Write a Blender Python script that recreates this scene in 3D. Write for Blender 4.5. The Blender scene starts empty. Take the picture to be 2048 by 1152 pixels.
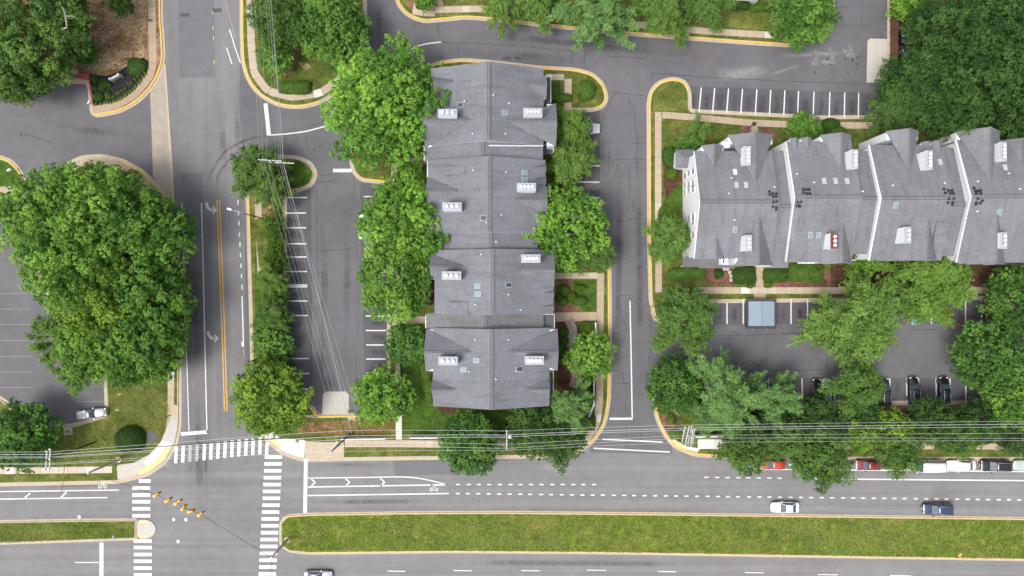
import bpy, bmesh, math, random
import numpy as np
from mathutils import Vector, Matrix
from mathutils.geometry import delaunay_2d_cdt

C = bpy.context.scene.collection
H = 113.8          # camera height above the road
K = 12.0           # photo pixels per metre at road level
rnd = random.Random(7)

# ------------------------------------------------------------------ camera, sky, sun, exposure
cam_d = bpy.data.cameras.new("camera"); cam = bpy.data.objects.new("camera", cam_d); C.objects.link(cam)
cam.location = (0, 0, H); cam.rotation_euler = (0, 0, 0)
cam_d.lens = 24; cam_d.sensor_width = 36; cam_d.clip_end = 3000; cam_d.clip_start = 0.5
bpy.context.scene.camera = cam

SUN_EL, SUN_AZ = math.radians(62), math.radians(238)     # clockwise from +Y
sv = Vector((math.cos(SUN_EL)*math.sin(SUN_AZ), math.cos(SUN_EL)*math.cos(SUN_AZ), math.sin(SUN_EL)))
world = bpy.data.worlds.new("World"); bpy.context.scene.world = world; world.use_nodes = True
wn = world.node_tree.nodes; wl = world.node_tree.links; wn.clear()
sky = wn.new('ShaderNodeTexSky'); sky.sky_type = 'NISHITA'; sky.sun_disc = False
sky.sun_elevation = SUN_EL; sky.sun_rotation = SUN_AZ; sky.dust_density = 4.0; sky.air_density = 1.0; sky.ozone_density = 1.0
hs = wn.new('ShaderNodeHueSaturation'); hs.inputs['Saturation'].default_value = 0.38
bg = wn.new('ShaderNodeBackground'); bg.inputs['Strength'].default_value = 0.15
wo = wn.new('ShaderNodeOutputWorld')
wl.new(sky.outputs[0], hs.inputs['Color']); wl.new(hs.outputs[0], bg.inputs['Color']); wl.new(bg.outputs[0], wo.inputs[0])
sun_d = bpy.data.lights.new("sun", 'SUN'); sun_d.energy = 1.5; sun_d.angle = math.radians(20); sun_d.color = (1.0, 0.96, 0.89)
sun = bpy.data.objects.new("sun", sun_d); C.objects.link(sun); sun.location = (0, 0, 200)
sun.rotation_euler = sv.to_track_quat('Z', 'Y').to_euler()
vs = bpy.context.scene.view_settings
vs.view_transform = 'Standard'; vs.look = 'None'; vs.exposure = 0.58; vs.gamma = 1.0

# ------------------------------------------------------------------ helpers
def at(px, py, z=0.0):
    """ground position of a thing of height z that the photo shows at px, py"""
    s = (H - z) / H / K
    return Vector(((px-1024)*s, (576-py)*s, z))

def tag(o, label=None, cat=None, group=None, kind=None):
    if label: o['label'] = label
    if cat: o['category'] = cat
    if group: o['group'] = group
    if kind: o['kind'] = kind
    return o

def empty(name, loc, label, cat, group=None, rz=0.0):
    o = bpy.data.objects.new(name, None); C.objects.link(o); o.location = loc; o.rotation_euler = (0, 0, rz)
    o.empty_display_size = 0.3
    return tag(o, label, cat, group)

def link_mesh(name, me, m=None, parent=None):
    o = bpy.data.objects.new(name, me); C.objects.link(o)
    if m is not None and not me.materials:
        for x in (m if isinstance(m, (list, tuple)) else [m]): me.materials.append(x)
    if parent is not None: o.parent = parent
    return o

def obj(name, bm, m, parent=None, smooth=False):
    me = bpy.data.meshes.new(name)
    bmesh.ops.recalc_face_normals(bm, faces=bm.faces)
    if smooth:
        for f in bm.faces: f.smooth = True
    bm.to_mesh(me); bm.free()
    return link_mesh(name, me, m, parent)

def B(): return bmesh.new()

def box(bm, x0, x1, y0, y1, z0, z1, M=None, mi=0):
    vs_ = [bm.verts.new(Vector(p)) for p in ((x0,y0,z0),(x1,y0,z0),(x1,y1,z0),(x0,y1,z0),(x0,y0,z1),(x1,y0,z1),(x1,y1,z1),(x0,y1,z1))]
    if M is not None:
        for v in vs_: v.co = M @ v.co
    for f in ((0,3,2,1),(4,5,6,7),(0,1,5,4),(1,2,6,5),(2,3,7,6),(3,0,4,7)):
        bm.faces.new([vs_[i] for i in f]).material_index = mi
    return vs_

def bevel(bm, w, seg=2):
    bmesh.ops.bevel(bm, geom=list(bm.edges), offset=w, segments=seg, affect='EDGES', profile=0.6, clamp_overlap=True)

def poly(bm, pts, z0, z1=None, mi=0):
    """flat polygon at z0, or a prism from z0 (bottom) to z1 (top)"""
    P = [Vector((p[0], p[1])) for p in pts]
    Q = [p for i, p in enumerate(P) if (p-P[i-1]).length > 1e-4]
    if area(Q) < 0: Q = Q[::-1]
    n = len(Q); zt = z1 if z1 is not None else z0
    vv, ee, ff, _, _, _ = delaunay_2d_cdt(Q, [(i, (i+1) % n) for i in range(n)], [list(range(n))], 1, 1e-5)
    top = [bm.verts.new((p.x, p.y, zt)) for p in vv]
    for f in ff: bm.faces.new([top[i] for i in f]).material_index = mi
    if z1 is not None:
        t2 = [bm.verts.new((p.x, p.y, zt)) for p in Q]; bot = [bm.verts.new((p.x, p.y, z0)) for p in Q]
        for i in range(n):
            j = (i+1) % n
            bm.faces.new((bot[i], bot[j], t2[j], t2[i])).material_index = mi

def tube(bm, pts, r, n=6, r2=None, cap=True, mi=0):
    pts = [Vector(p) for p in pts]; rings = []
    m = len(pts)
    for i, p in enumerate(pts):
        d = (pts[min(i+1, m-1)] - pts[max(i-1, 0)]).normalized()
        a = Vector((0, 0, 1)) if abs(d.z) < 0.9 else Vector((1, 0, 0))
        u = d.cross(a).normalized(); w = d.cross(u)
        rr = r if r2 is None else r + (r2-r)*i/(m-1)
        rings.append([bm.verts.new(p + rr*(math.cos(2*math.pi*k/n)*u + math.sin(2*math.pi*k/n)*w)) for k in range(n)])
    for a, b in zip(rings, rings[1:]):
        for k in range(n):
            f = bm.faces.new((a[k], a[(k+1) % n], b[(k+1) % n], b[k])); f.smooth = n > 4; f.material_index = mi
    if cap:
        bm.faces.new(rings[0][::-1]).material_index = mi; bm.faces.new(rings[-1]).material_index = mi

def rounded(pts, r, seg=5, closed=True):
    """round the corners of a pixel polyline by at most r pixels"""
    P = [Vector(p).to_2d() for p in pts]; n = len(P); out = []
    for i in range(n):
        if not closed and i in (0, n-1): out.append(P[i]); continue
        a, b, c = P[i-1], P[i], P[(i+1) % n]
        la, lc = (a-b).length, (c-b).length
        if la < 1e-6 or lc < 1e-6: out.append(b); continue
        s = b + (a-b)*min(r/la, .45); e = b + (c-b)*min(r/lc, .45)
        for k in range(seg+1):
            t = k/seg
            out.append((1-t)**2*s + 2*t*(1-t)*b + t*t*e)
    return out

def w2(pts, z=0.0): return [at(p[0], p[1], z).to_2d() for p in pts]

def offset(P, d, closed):
    n = len(P); out = []
    for i in range(n):
        a = P[i-1] if (closed or i > 0) else None
        c = P[(i+1) % n] if (closed or i < n-1) else None
        ds = []
        if a is not None and (P[i]-a).length > 1e-6: ds.append((P[i]-a).normalized())
        if c is not None and (c-P[i]).length > 1e-6: ds.append((c-P[i]).normalized())
        if not ds: out.append(P[i]); continue
        t = sum(ds, Vector((0, 0)))
        t = t.normalized() if t.length > 1e-6 else ds[0]
        nn = Vector((t.y, -t.x))
        k = 1.0/max(.5, abs(nn.dot(Vector((ds[0].y, -ds[0].x)))))
        out.append(P[i] + nn*d*k)
    return out

def strip(bm, P, d0, d1, z0, z1=None, closed=False, mi=0):
    """band between two offsets of a polyline; raised to z1 with sides when given"""
    A, Bq = offset(P, d0, closed), offset(P, d1, closed)
    zt = z0 if z1 is None else z1
    ta = [bm.verts.new((p.x, p.y, zt)) for p in A]; tb = [bm.verts.new((p.x, p.y, zt)) for p in Bq]
    n = len(P); rng = range(n if closed else n-1)
    if z1 is not None:
        ba = [bm.verts.new((p.x, p.y, z0)) for p in A]; bb = [bm.verts.new((p.x, p.y, z0)) for p in Bq]
    for i in rng:
        j = (i+1) % n
        bm.faces.new((ta[i], ta[j], tb[j], tb[i])).material_index = mi
        if z1 is not None:
            bm.faces.new((ba[i], ba[j], ta[j], ta[i])).material_index = mi
            bm.faces.new((tb[i], tb[j], bb[j], bb[i])).material_index = mi
    return bm

def area(P): return .5*sum(P[i-1].x*P[i].y - P[i].x*P[i-1].y for i in range(len(P)))

# ------------------------------------------------------------------ materials
def new_mat(name):
    m = bpy.data.materials.new(name); m.use_nodes = True
    nt = m.node_tree; b = nt.nodes['Principled BSDF']
    return m, nt, b

def lk(nt, a, b): nt.links.new(a, b)

def noise(nt, scale, detail=4, rough=.6, vec=None, dist=0.0):
    n = nt.nodes.new('ShaderNodeTexNoise'); n.inputs['Scale'].default_value = scale
    n.inputs['Detail'].default_value = detail; n.inputs['Roughness'].default_value = rough; n.inputs['Distortion'].default_value = dist
    if vec is not None: lk(nt, vec, n.inputs['Vector'])
    return n.outputs['Fac']

def pos(nt, sc=(1, 1, 1), local=False):
    if local:
        s = nt.nodes.new('ShaderNodeTexCoord').outputs['Object']
    else:
        s = nt.nodes.new('ShaderNodeNewGeometry').outputs['Position']
    mp = nt.nodes.new('ShaderNodeMapping'); mp.inputs['Scale'].default_value = sc; lk(nt, s, mp.inputs['Vector'])
    return mp.outputs[0]

def ramp(nt, fac, stops):
    r = nt.nodes.new('ShaderNodeValToRGB'); e = r.color_ramp.elements
    e[0].position, e[0].color = stops[0][0], (*stops[0][1], 1)
    e[1].position, e[1].color = stops[-1][0], (*stops[-1][1], 1)
    for p, c in stops[1:-1]:
        q = e.new(p); q.color = (*c, 1)
    lk(nt, fac, r.inputs[0]); return r.outputs[0]

def g(v): return (v, v, v)

def mix(nt, fac, a, b, mode='MIX'):
    n = nt.nodes.new('ShaderNodeMix'); n.data_type = 'RGBA'; n.blend_type = mode
    for s, v in ((n.inputs[0], fac), (n.inputs[6], a), (n.inputs[7], b)):
        if hasattr(v, 'is_output'): lk(nt, v, s)
        elif isinstance(v, tuple): s.default_value = (*v, 1) if len(v) == 3 else v
        else: s.default_value = v
    return n.outputs[2]

def bump(nt, b, fac, strength=.3, dist=.05):
    n = nt.nodes.new('ShaderNodeBump'); n.inputs['Strength'].default_value = strength; n.inputs['Distance'].default_value = dist
    lk(nt, fac, n.inputs['Height']); lk(nt, n.outputs[0], b.inputs['Normal'])

def plain(name, col, rough=.6, metal=0.0, var=.12, scale=3.0, local=True, coat=0.0, spec=.5):
    m, nt, b = new_mat(name)
    v = pos(nt, local=local)
    f = noise(nt, scale, 5, .65, v)
    c = mix(nt, 1.0, (*col,), ramp(nt, f, [(.25, g(1-var)), (.75, g(1+var))]), 'MULTIPLY')
    lk(nt, c, b.inputs['Base Color']); b.inputs['Roughness'].default_value = rough; b.inputs['Metallic'].default_value = metal
    b.inputs['Coat Weight'].default_value = coat; b.inputs['Coat Roughness'].default_value = .04
    b.inputs['Specular IOR Level'].default_value = spec
    return m

def asphalt(name, col, streak=None, var=.16, stain=.25):
    m, nt, b = new_mat(name)
    p = pos(nt)
    fine = ramp(nt, noise(nt, 9.0, 6, .75, p), [(.25, g(.86)), (.75, g(1.12))])
    big = ramp(nt, noise(nt, .09, 5, .6, p, .4), [(.3, g(1-var)), (.7, g(1+var))])
    mid = ramp(nt, noise(nt, .7, 5, .65, p), [(.35, g(.94)), (.65, g(1.05))])
    c = mix(nt, 1.0, (*col,), fine, 'MULTIPLY'); c = mix(nt, 1.0, c, big, 'MULTIPLY'); c = mix(nt, 1.0, c, mid, 'MULTIPLY')
    if streak:
        st = ramp(nt, noise(nt, 1.0, 4, .6, pos(nt, streak)), [(.33, g(.87)), (.66, g(1.08))])
        c = mix(nt, 1.0, c, st, 'MULTIPLY')
    if stain:
        s = ramp(nt, noise(nt, .33, 4, .7, p, .8), [(.60, g(0)), (.74, g(1))])
        c = mix(nt, mix(nt, 1.0, s, g(stain), 'MULTIPLY'), c, tuple(x*.45 for x in col))
    lk(nt, c, b.inputs['Base Color']); b.inputs['Roughness'].default_value = .88; b.inputs['Specular IOR Level'].default_value = .25
    bump(nt, b, noise(nt, 30, 3, .7, p), .35, .01)
    return m

def grassy(name, cols, scale=.25, fine=5.0):
    m, nt, b = new_mat(name)
    p = pos(nt)
    c = ramp(nt, noise(nt, scale, 7, .68, p, .6), cols)
    d = ramp(nt, noise(nt, .85, 6, .72, p, .5), [(.34, g(.58)), (.5, g(1.0)), (.66, g(1.42))])
    f = ramp(nt, noise(nt, fine, 5, .8, p), [(.28, g(.5)), (.72, g(1.5))])
    c = mix(nt, 1.0, mix(nt, 1.0, c, d, 'MULTIPLY'), f, 'MULTIPLY')
    q = ramp(nt, noise(nt, 1.7, 6, .75, pos(nt, (1, 1.2, 1)), .3), [(.54, g(0)), (.70, g(.75))])
    c = mix(nt, q, c, cols[-1][1])
    lk(nt, c, b.inputs['Base Color']); b.inputs['Roughness'].default_value = .95; b.inputs['Specular IOR Level'].default_value = .1
    bump(nt, b, noise(nt, 7, 5, .8, p), .9, .12)
    return m

def decal(name, col, k=1.0):
    """soft-edged wear on the asphalt: its own shape fades through a per-vertex attribute broken up by noise"""
    m, nt, b = new_mat(name)
    a = nt.nodes.new('ShaderNodeAttribute'); a.attribute_name = 'fade'
    p = pos(nt)
    n = ramp(nt, noise(nt, 2.2, 6, .7, p, .5), [(.3, g(.15)), (.7, g(1.0))])
    n2 = ramp(nt, noise(nt, .5, 4, .6, p, .5), [(.3, g(.35)), (.7, g(1.0))])
    f = mix(nt, 1.0, mix(nt, 1.0, mix(nt, 1.0, a.outputs['Color'], n, 'MULTIPLY'), n2, 'MULTIPLY'), g(k), 'MULTIPLY')
    b.inputs['Base Color'].default_value = (*col, 1); b.inputs['Roughness'].default_value = .85; b.inputs['Specular IOR Level'].default_value = .2
    t = nt.nodes.new('ShaderNodeBsdfTransparent'); ms = nt.nodes.new('ShaderNodeMixShader')
    lk(nt, f, ms.inputs[0]); lk(nt, t.outputs[0], ms.inputs[1]); lk(nt, b.outputs[0], ms.inputs[2]); lk(nt, ms.outputs[0], nt.nodes['Material Output'].inputs['Surface'])
    return m

def slab(name, cols, seamy=True):
    """concrete: tone varies slab by slab through a per-face attribute"""
    m, nt, b = new_mat(name)
    a = nt.nodes.new('ShaderNodeAttribute'); a.attribute_name = 'tone'
    p = pos(nt)
    c = ramp(nt, a.outputs['Fac'], cols)
    f = ramp(nt, noise(nt, 2.2, 6, .7, p), [(.25, g(.88)), (.75, g(1.1))])
    h = ramp(nt, noise(nt, 14, 4, .7, p), [(.25, g(.93)), (.75, g(1.07))])
    c = mix(nt, 1.0, mix(nt, 1.0, c, f, 'MULTIPLY'), h, 'MULTIPLY')
    lk(nt, c, b.inputs['Base Color']); b.inputs['Roughness'].default_value = .9; b.inputs['Specular IOR Level'].default_value = .2
    return m

def shingle(name, col, down='x'):
    """shingles: courses, speckle, sun-bleached sheets and dark runs that follow the fall of the slope"""
    m, nt, b = new_mat(name)
    p = pos(nt)
    f = ramp(nt, noise(nt, 5.5, 6, .85, p), [(.27, g(.68)), (.73, g(1.32))])
    s = ramp(nt, noise(nt, .16, 5, .6, p, .3), [(.32, (.86, .85, .83)), (.66, (1.08, 1.085, 1.11))])
    st = ramp(nt, noise(nt, 1.0, 6, .7, pos(nt, (.16, 1.5, .4) if down == 'x' else (1.5, .16, .4))), [(.30, (.74, .73, .71)), (.5, (1, 1, 1)), (.72, (1.08, 1.08, 1.10))])
    br = nt.nodes.new('ShaderNodeTexBrick')
    mp = nt.nodes.new('ShaderNodeMapping'); mp.inputs['Rotation'].default_value = (0, 0, math.pi/2 if down == 'x' else 0); lk(nt, p, mp.inputs['Vector']); lk(nt, mp.outputs[0], br.inputs['Vector'])
    br.inputs['Scale'].default_value = 1.0; br.inputs['Brick Width'].default_value = .9; br.inputs['Row Height'].default_value = .34
    br.inputs['Mortar Size'].default_value = .03; br.inputs['Mortar'].default_value = (*g(.72), 1); br.inputs['Color1'].default_value = (*g(.84), 1); br.inputs['Color2'].default_value = (*g(1.14), 1)
    c = mix(nt, 1.0, (*col,), f, 'MULTIPLY'); c = mix(nt, 1.0, c, s, 'MULTIPLY'); c = mix(nt, .8, c, st, 'MULTIPLY'); c = mix(nt, .4, c, br.outputs['Color'], 'MULTIPLY')
    lk(nt, c, b.inputs['Base Color']); b.inputs['Roughness'].default_value = .9; b.inputs['Specular IOR Level'].default_value = .2
    bump(nt, b, noise(nt, 6, 5, .8, p), .5, .03)
    return m

def leafmat(name, dark, light, trans=.25):
    m, nt, b = new_mat(name)
    a = nt.nodes.new('ShaderNodeAttribute'); a.attribute_name = 'tone'
    oi = nt.nodes.new('ShaderNodeObjectInfo')
    c = ramp(nt, a.outputs['Fac'], [(0, dark), (.55, tuple((x+y)/2 for x, y in zip(dark, light))), (1, light)])
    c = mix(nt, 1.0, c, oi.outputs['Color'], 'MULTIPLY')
    lk(nt, c, b.inputs['Base Color']); b.inputs['Roughness'].default_value = .6; b.inputs['Specular IOR Level'].default_value = .22
    t = nt.nodes.new('ShaderNodeBsdfTranslucent'); lk(nt, mix(nt, 1.0, c, (1.25, 1.25, .6), 'MULTIPLY'), t.inputs['Color'])
    ms = nt.nodes.new('ShaderNodeMixShader'); ms.inputs[0].default_value = trans
    lk(nt, b.outputs[0], ms.inputs[1]); lk(nt, t.outputs[0], ms.inputs[2])
    lk(nt, ms.outputs[0], nt.nodes['Material Output'].inputs['Surface'])
    return m

M = {}
M['road_ew'] = asphalt('road asphalt', (.200, .198, .199), (.012, .9, 1), .08, .12)
M['road_ns'] = asphalt('side road asphalt', (.186, .182, .188), (.7, .012, 1), .10, .15)
M['lot'] = asphalt('lot asphalt', (.131, .129, .139), None, .14, .25)
M['lotw'] = asphalt('west lot asphalt', (.140, .136, .145), None, .12, .10)
M['stall'] = asphalt('stall asphalt', (.098, .095, .107), None, .2, .45)
M['patch'] = asphalt('patch asphalt', (.150, .148, .160), None, .06, .05)
M['newpatch'] = asphalt('dark patch asphalt', (.085, .083, .098), None, .1, .1)
M['tar'] = plain('tar', (.035, .033, .036), .7, var=.3, local=False)
M['stain'] = plain('oil stain', (.045, .043, .045), .6, var=.4, local=False)
M['white'] = plain('road paint white', (.64, .64, .63), .7, var=.28, scale=3.5, local=False)
M['worn'] = plain('worn road paint', (.36, .355, .35), .8, var=.3, scale=4, local=False)
M['yellow'] = plain('road paint yellow', (.62, .36, .06), .7, var=.2, scale=3, local=False)
M['kerby'] = plain('kerb paint yellow', (.66, .44, .075), .7, var=.25, scale=2, local=False)
M['tactile'] = plain('tactile yellow', (.66, .54, .22), .8, var=.15, scale=6, local=False)
M['pink'] = plain('utility paint', (.50, .22, .20), .8, var=.25, local=False)
CT = [(0, (.37, .275, .19)), (.45, (.45, .365, .275)), (.8, (.55, .485, .405)), (1, (.66, .63, .59))]
M['walk'] = slab('pavement concrete', CT)
M['conc'] = plain('kerb concrete', (.45, .375, .285), .9, var=.16, scale=1.2, local=False)
M['concw'] = plain('kerb concrete pink', (.42, .32, .245), .9, var=.16, scale=1.2, local=False)
M['pad'] = plain('pad concrete', (.47, .44, .39), .9, var=.1, scale=1.0, local=False)
M['newconc'] = plain('new concrete', (.62, .60, .58), .9, var=.06, scale=1.0, local=False)
M['lawn'] = grassy('lawn', [(.25, (.055, .085, .017)), (.45, (.095, .125, .025)), (.62, (.15, .155, .040)), (.85, (.215, .185, .085))])
M['verge'] = grassy('median grass', [(.25, (.075, .135, .016)), (.5, (.13, .185, .024)), (.68, (.19, .215, .040)), (.9, (.27, .225, .10))], .3, 5)
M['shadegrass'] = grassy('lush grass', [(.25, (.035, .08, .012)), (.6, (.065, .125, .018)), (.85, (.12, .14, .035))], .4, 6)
M['dry'] = grassy('dry leaf litter', [(.25, (.10, .095, .035)), (.45, (.25, .125, .065)), (.62, (.33, .225, .125)), (.85, (.44, .36, .23))], .22, 4)
M['mulch'] = grassy('mulch', [(.3, (.055, .03, .02)), (.7, (.13, .065, .045))], .9, 9)
M['mulchred'] = grassy('red mulch', [(.3, (.13, .06, .045)), (.7, (.24, .125, .095))], .9, 9)
M['black'] = grassy('black mulch', [(.3, (.018, .017, .020)), (.7, (.05, .046, .05))], .9, 9)
M['straw'] = grassy('straw', [(.3, (.30, .22, .11)), (.7, (.46, .36, .22))], .9, 9)
M['roof'] = shingle('roof shingle', (.180, .185, .203))
M['roofy'] = shingle('roof shingle east', (.190, .194, .209), 'y')
M['roofd'] = shingle('roof shingle dark', (.165, .163, .166))
M['ridge'] = plain('ridge cap', (.13, .135, .145), .85, var=.35, scale=2.2, local=False)
M['siding'] = plain('white siding', (.80, .81, .83), .6, var=.05, scale=1.5, local=False)
M['trim'] = plain('white trim', (.74, .75, .77), .5, var=.05, local=False)
M['brick'] = plain('red brick', (.30, .085, .065), .85, var=.25, scale=6, local=False)
M['glass'] = plain('window glass', (.05, .065, .08), .08, var=.2, local=False)
M['skyl'] = plain('skylight glass', (.20, .27, .31), .15, var=.2, local=False)
M['skylw'] = plain('skylight pale', (.42, .47, .45), .25, var=.2, local=False)
M['flash'] = plain('flashing', (.42, .45, .47), .5, var=.2, local=False)
M['chim'] = plain('chimney white', (.74, .76, .80), .6, var=.06, local=False)
M['flue'] = plain('flue metal', (.66, .66, .67), .4, .2, var=.1, local=False)
M['blackp'] = plain('black plastic', (.02, .02, .022), .6, var=.2)
M['deck'] = plain('dark deck', (.075, .078, .088), .8, var=.2, local=False)
M['wood'] = plain('brown fence wood', (.12, .055, .03), .85, var=.35, scale=6, local=False)
M['polew'] = plain('pole wood', (.085, .06, .045), .9, var=.3, scale=4)
M['steel'] = plain('galvanised steel', (.42, .44, .46), .45, .5, var=.12)
M['greyarm'] = plain('weathered arm', (.46, .45, .43), .8, var=.2)
M['wire'] = plain('wire aluminium', (.36, .37, .36), .6, .2, var=.1)
M['wirel'] = plain('bright wire', (.62, .63, .62), .5, .2, var=.1)
M['cable'] = plain('black cable', (.03, .028, .03), .6, var=.2)
M['sigy'] = plain('signal yellow', (.80, .43, .03), .45, var=.1)
M['whitev'] = plain('white vinyl', (.74, .75, .78), .45, var=.04)
M['bark'] = plain('bark', (.12, .095, .075), .95, var=.35, scale=5)
M['barkw'] = plain('pale bark', (.34, .31, .27), .95, var=.35, scale=5)
M['rubber'] = plain('tyre rubber', (.018, .018, .019), .85, var=.15)
M['rim'] = plain('wheel rim', (.45, .46, .48), .3, .8, var=.05)
M['cglass'] = plain('car glass', (.06, .085, .105), .06, var=.1, coat=.5)
M['lamp'] = plain('lamp lens', (.75, .75, .72), .15, var=.05)
M['red'] = plain('tail lamp', (.40, .02, .015), .2, var=.1)
M['tarp'] = plain('pale blue lid', (.225, .285, .345), .6, var=.08, scale=4)
M['dumps'] = plain('dark container steel', (.05, .05, .058), .55, var=.3)
M['cone'] = plain('cone orange', (.80, .11, .03), .5, var=.1)
M['machine'] = plain('machine red', (.33, .035, .025), .5, var=.25, scale=5)
M['rock'] = plain('river stone', (.25, .21, .18), .9, var=.85, scale=5, local=False)
M['iron'] = plain('cast iron', (.06, .055, .055), .7, var=.4, scale=6, local=False)
M['rust'] = plain('rusty iron', (.22, .12, .09), .8, var=.3, scale=5, local=False)
M['lf_maple'] = leafmat('maple leaves', (.046, .128, .019), (.25, .445, .07), .22)
M['lf_oak'] = leafmat('oak leaves', (.032, .085, .018), (.165, .285, .055), .2)
M['lf_fine'] = leafmat('fine leaves', (.055, .12, .022), (.215, .345, .070), .18)
M['lf_pine'] = leafmat('pine needles', (.085, .17, .046), (.25, .415, .125), .15)
M['lf_shrub'] = leafmat('shrub leaves', (.05, .115, .018), (.14, .245, .036))
M['lf_grass'] = leafmat('grass blades', (.075, .125, .018), (.33, .365, .095), .2)
M['lf_dead'] = leafmat('dead leaves', (.22, .12, .06), (.68, .52, .34), .1)
M['faint'] = plain('faint paint', (.25, .245, .25), .85, var=.2, scale=3, local=False)
M['arrow'] = plain('grey arrow paint', (.50, .50, .50), .8, var=.3, scale=4, local=False)
M['maroon'] = plain('maroon cap', (.17, .035, .03), .7, var=.25, local=False)
M['capgrey'] = plain('chimney cap grey', (.36, .38, .42), .6, var=.12, local=False)
M['d_dark'] = decal('tyre wear', (.05, .049, .056), .6)
M['d_light'] = decal('pale dust', (.50, .49, .47), .75)
M['d_grit'] = decal('kerbside grit', (.26, .20, .14), .5)
M['d_oil'] = decal('oil drips', (.03, .03, .034), .95)

# ------------------------------------------------------------------ the ground, roads and lots
def sheet(name, pts, z, m, r=0):
    bm = B(); P = rounded(pts, r) if r else pts
    poly(bm, w2(P), z)
    return tag(obj(name, bm, m), kind='structure')

bm = B(); poly(bm, [(-400, -400), (400, -400), (400, 400), (-400, 400)], -.06)
tag(obj('ground', bm, M['lawn']), kind='structure')
sheet('road', [(-3000, 890), (5000, 890), (5000, 1500), (-3000, 1500)], 0, M['road_ew'])
sheet('side_road', [(300, -2500), (512, -2500), (512, 400), (530, 925), (340, 945), (300, 300)], .004, M['road_ns'])
sheet('private_road', [(500, -400), (2150, -400), (2150, 620), (2150, 830), (1345, 830), (1345, 909), (1180, 905), (1185, 830), (490, 830), (490, 400), (478, 200)], .008, M['lot'])
sheet('private_lot', [(-300, -300), (200, -300), (200, 180), (303, 170), (306, 420), (230, 500), (225, 860), (-300, 860)], .012, M['lotw'])
for pts, k in (([(356, -40), (428, -40), (431, 155), (358, 156)], 'patch'), ([(360, 347), (406, 346), (408, 470), (366, 470)], 'patch'),
               ([(1140, -60), (1142, -60), (1140, -58)], 'patch'),
               ([(610, 921), (788, 918), (955, 915), (957, 948), (790, 952), (788, 920)], 'patch')):
    if k == 'patch' and pts[0][0] == 1140: continue
    sheet('road_patch', pts, .008 if pts[0][0] < 600 else .004, M['patch'])
# darker parking bays and the freshly sealed lane
sheet('parking_bay', [(566, 378), (622, 378), (625, 800), (566, 806)], .012, M['stall'])
sheet('parking_bay', [(722, 366), (786, 366), (786, 826), (734, 826), (722, 560)], .012, M['stall'])
sheet('parking_bay', [(1376, 172), (1745, 186), (1740, 236), (1376, 226)], .012, M['stall'])
sheet('parking_bay', [(1120, 222), (1200, 222), (1200, 430), (1120, 430)], .012, M['stall'])
sheet('parking_bay', [(1395, 600), (2000, 592), (2000, 646), (1395, 650)], .012, M['stall'])
sheet('parking_bay', [(1400, 756), (1975, 756), (1975, 806), (1440, 806)], .012, M['stall'])
def soft(name, pts, w, m, z=.0125, ends=True):
    """soft-edged strip of wear along a pixel polyline"""
    P = w2(rounded(pts, 20, 6, False)); cols = (-.5, -.25, 0, .25, .5); al = (0, .7, 1, .7, 0)
    if len(P) < 7: P = [P[0].lerp(P[-1], i/8) for i in range(9)]
    rows = [offset(P, c*w, False) for c in cols]; n = len(P); bm = B(); vals = []; V = []
    for j, r in enumerate(rows):
        V.append([bm.verts.new((q.x, q.y, z)) for q in r])
        for i in range(n): vals.append(al[j]*(min(1, 4*min(i, n-1-i)/(n-1)) if ends else 1))
    for j in range(4):
        for i in range(n-1): bm.faces.new((V[j][i], V[j][i+1], V[j+1][i+1], V[j+1][i]))
    me = bpy.data.meshes.new(name); bm.to_mesh(me); bm.free()
    at_ = me.attributes.new('fade', 'FLOAT_COLOR', 'POINT'); at_.data.foreach_set('color', np.repeat(np.array(vals, 'f'), 4))
    return tag(link_mesh(name, me, M[m]), kind='structure')
soft('tyre_wear', [(384, 400), (388, 560), (393, 700), (398, 880)], 3.6, 'd_dark'); soft('tyre_wear', [(372, 480), (376, 700), (380, 870)], 1.0, 'd_dark', .0135)
soft('tyre_wear', [(392, 770), (397, 860), (399, 960), (404, 1040)], 1.6, 'd_dark', .013); soft('tyre_wear', [(410, 850), (412, 930), (414, 1020)], .6, 'd_dark', .013)
soft('tyre_wear', [(410, 430), (418, 350), (450, 300), (500, 276), (560, 268), (620, 250)], .6, 'd_dark'); soft('tyre_wear', [(424, 420), (434, 350), (465, 310), (510, 288)], .6, 'd_dark')
soft('tyre_wear', [(610, 1003), (700, 1004), (800, 1003), (860, 1002)], .9, 'd_dark', .0055); soft('tyre_wear', [(870, 1128), (1000, 1126), (1300, 1128), (1500, 1130)], 1.2, 'd_dark', .0055)
soft('tyre_wear', [(620, 930), (700, 929), (780, 928)], .7, 'd_dark', .010)
for x0, y0, x1, y1, w in ((1632, 95, 1634, 130, 1.0), (1622, 128, 1640, 122, 1.2), (1658, 92, 1668, 124, .9), (1640, 124, 1676, 124, .9), (1700, 88, 1703, 118, 1.0), (1686, 106, 1694, 100, 1.4), (1690, 110, 1712, 108, 1.2), (1538, 150, 1600, 130, .6), (1430, 152, 1540, 140, 2.5), (1560, 112, 1690, 106, .8)):
    soft('pale_dust', [(x0, y0), (x1, y1)], w, 'd_light')
soft('pale_dust', [(1062, 938), (1090, 932), (1120, 938), (1150, 939)], 1.5, 'd_light', .0055); soft('pale_dust', [(1580, 1016), (1650, 1016), (1740, 1018)], .9, 'd_light', .0055)
soft('pale_dust', [(1165, 372), (1205, 370)], 2.2, 'd_light', .0165); soft('pale_dust', [(320, 905), (330, 930), (345, 945)], .8, 'd_light'); soft('pale_dust', [(500, 860), (495, 890), (508, 905)], .8, 'd_light')
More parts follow.
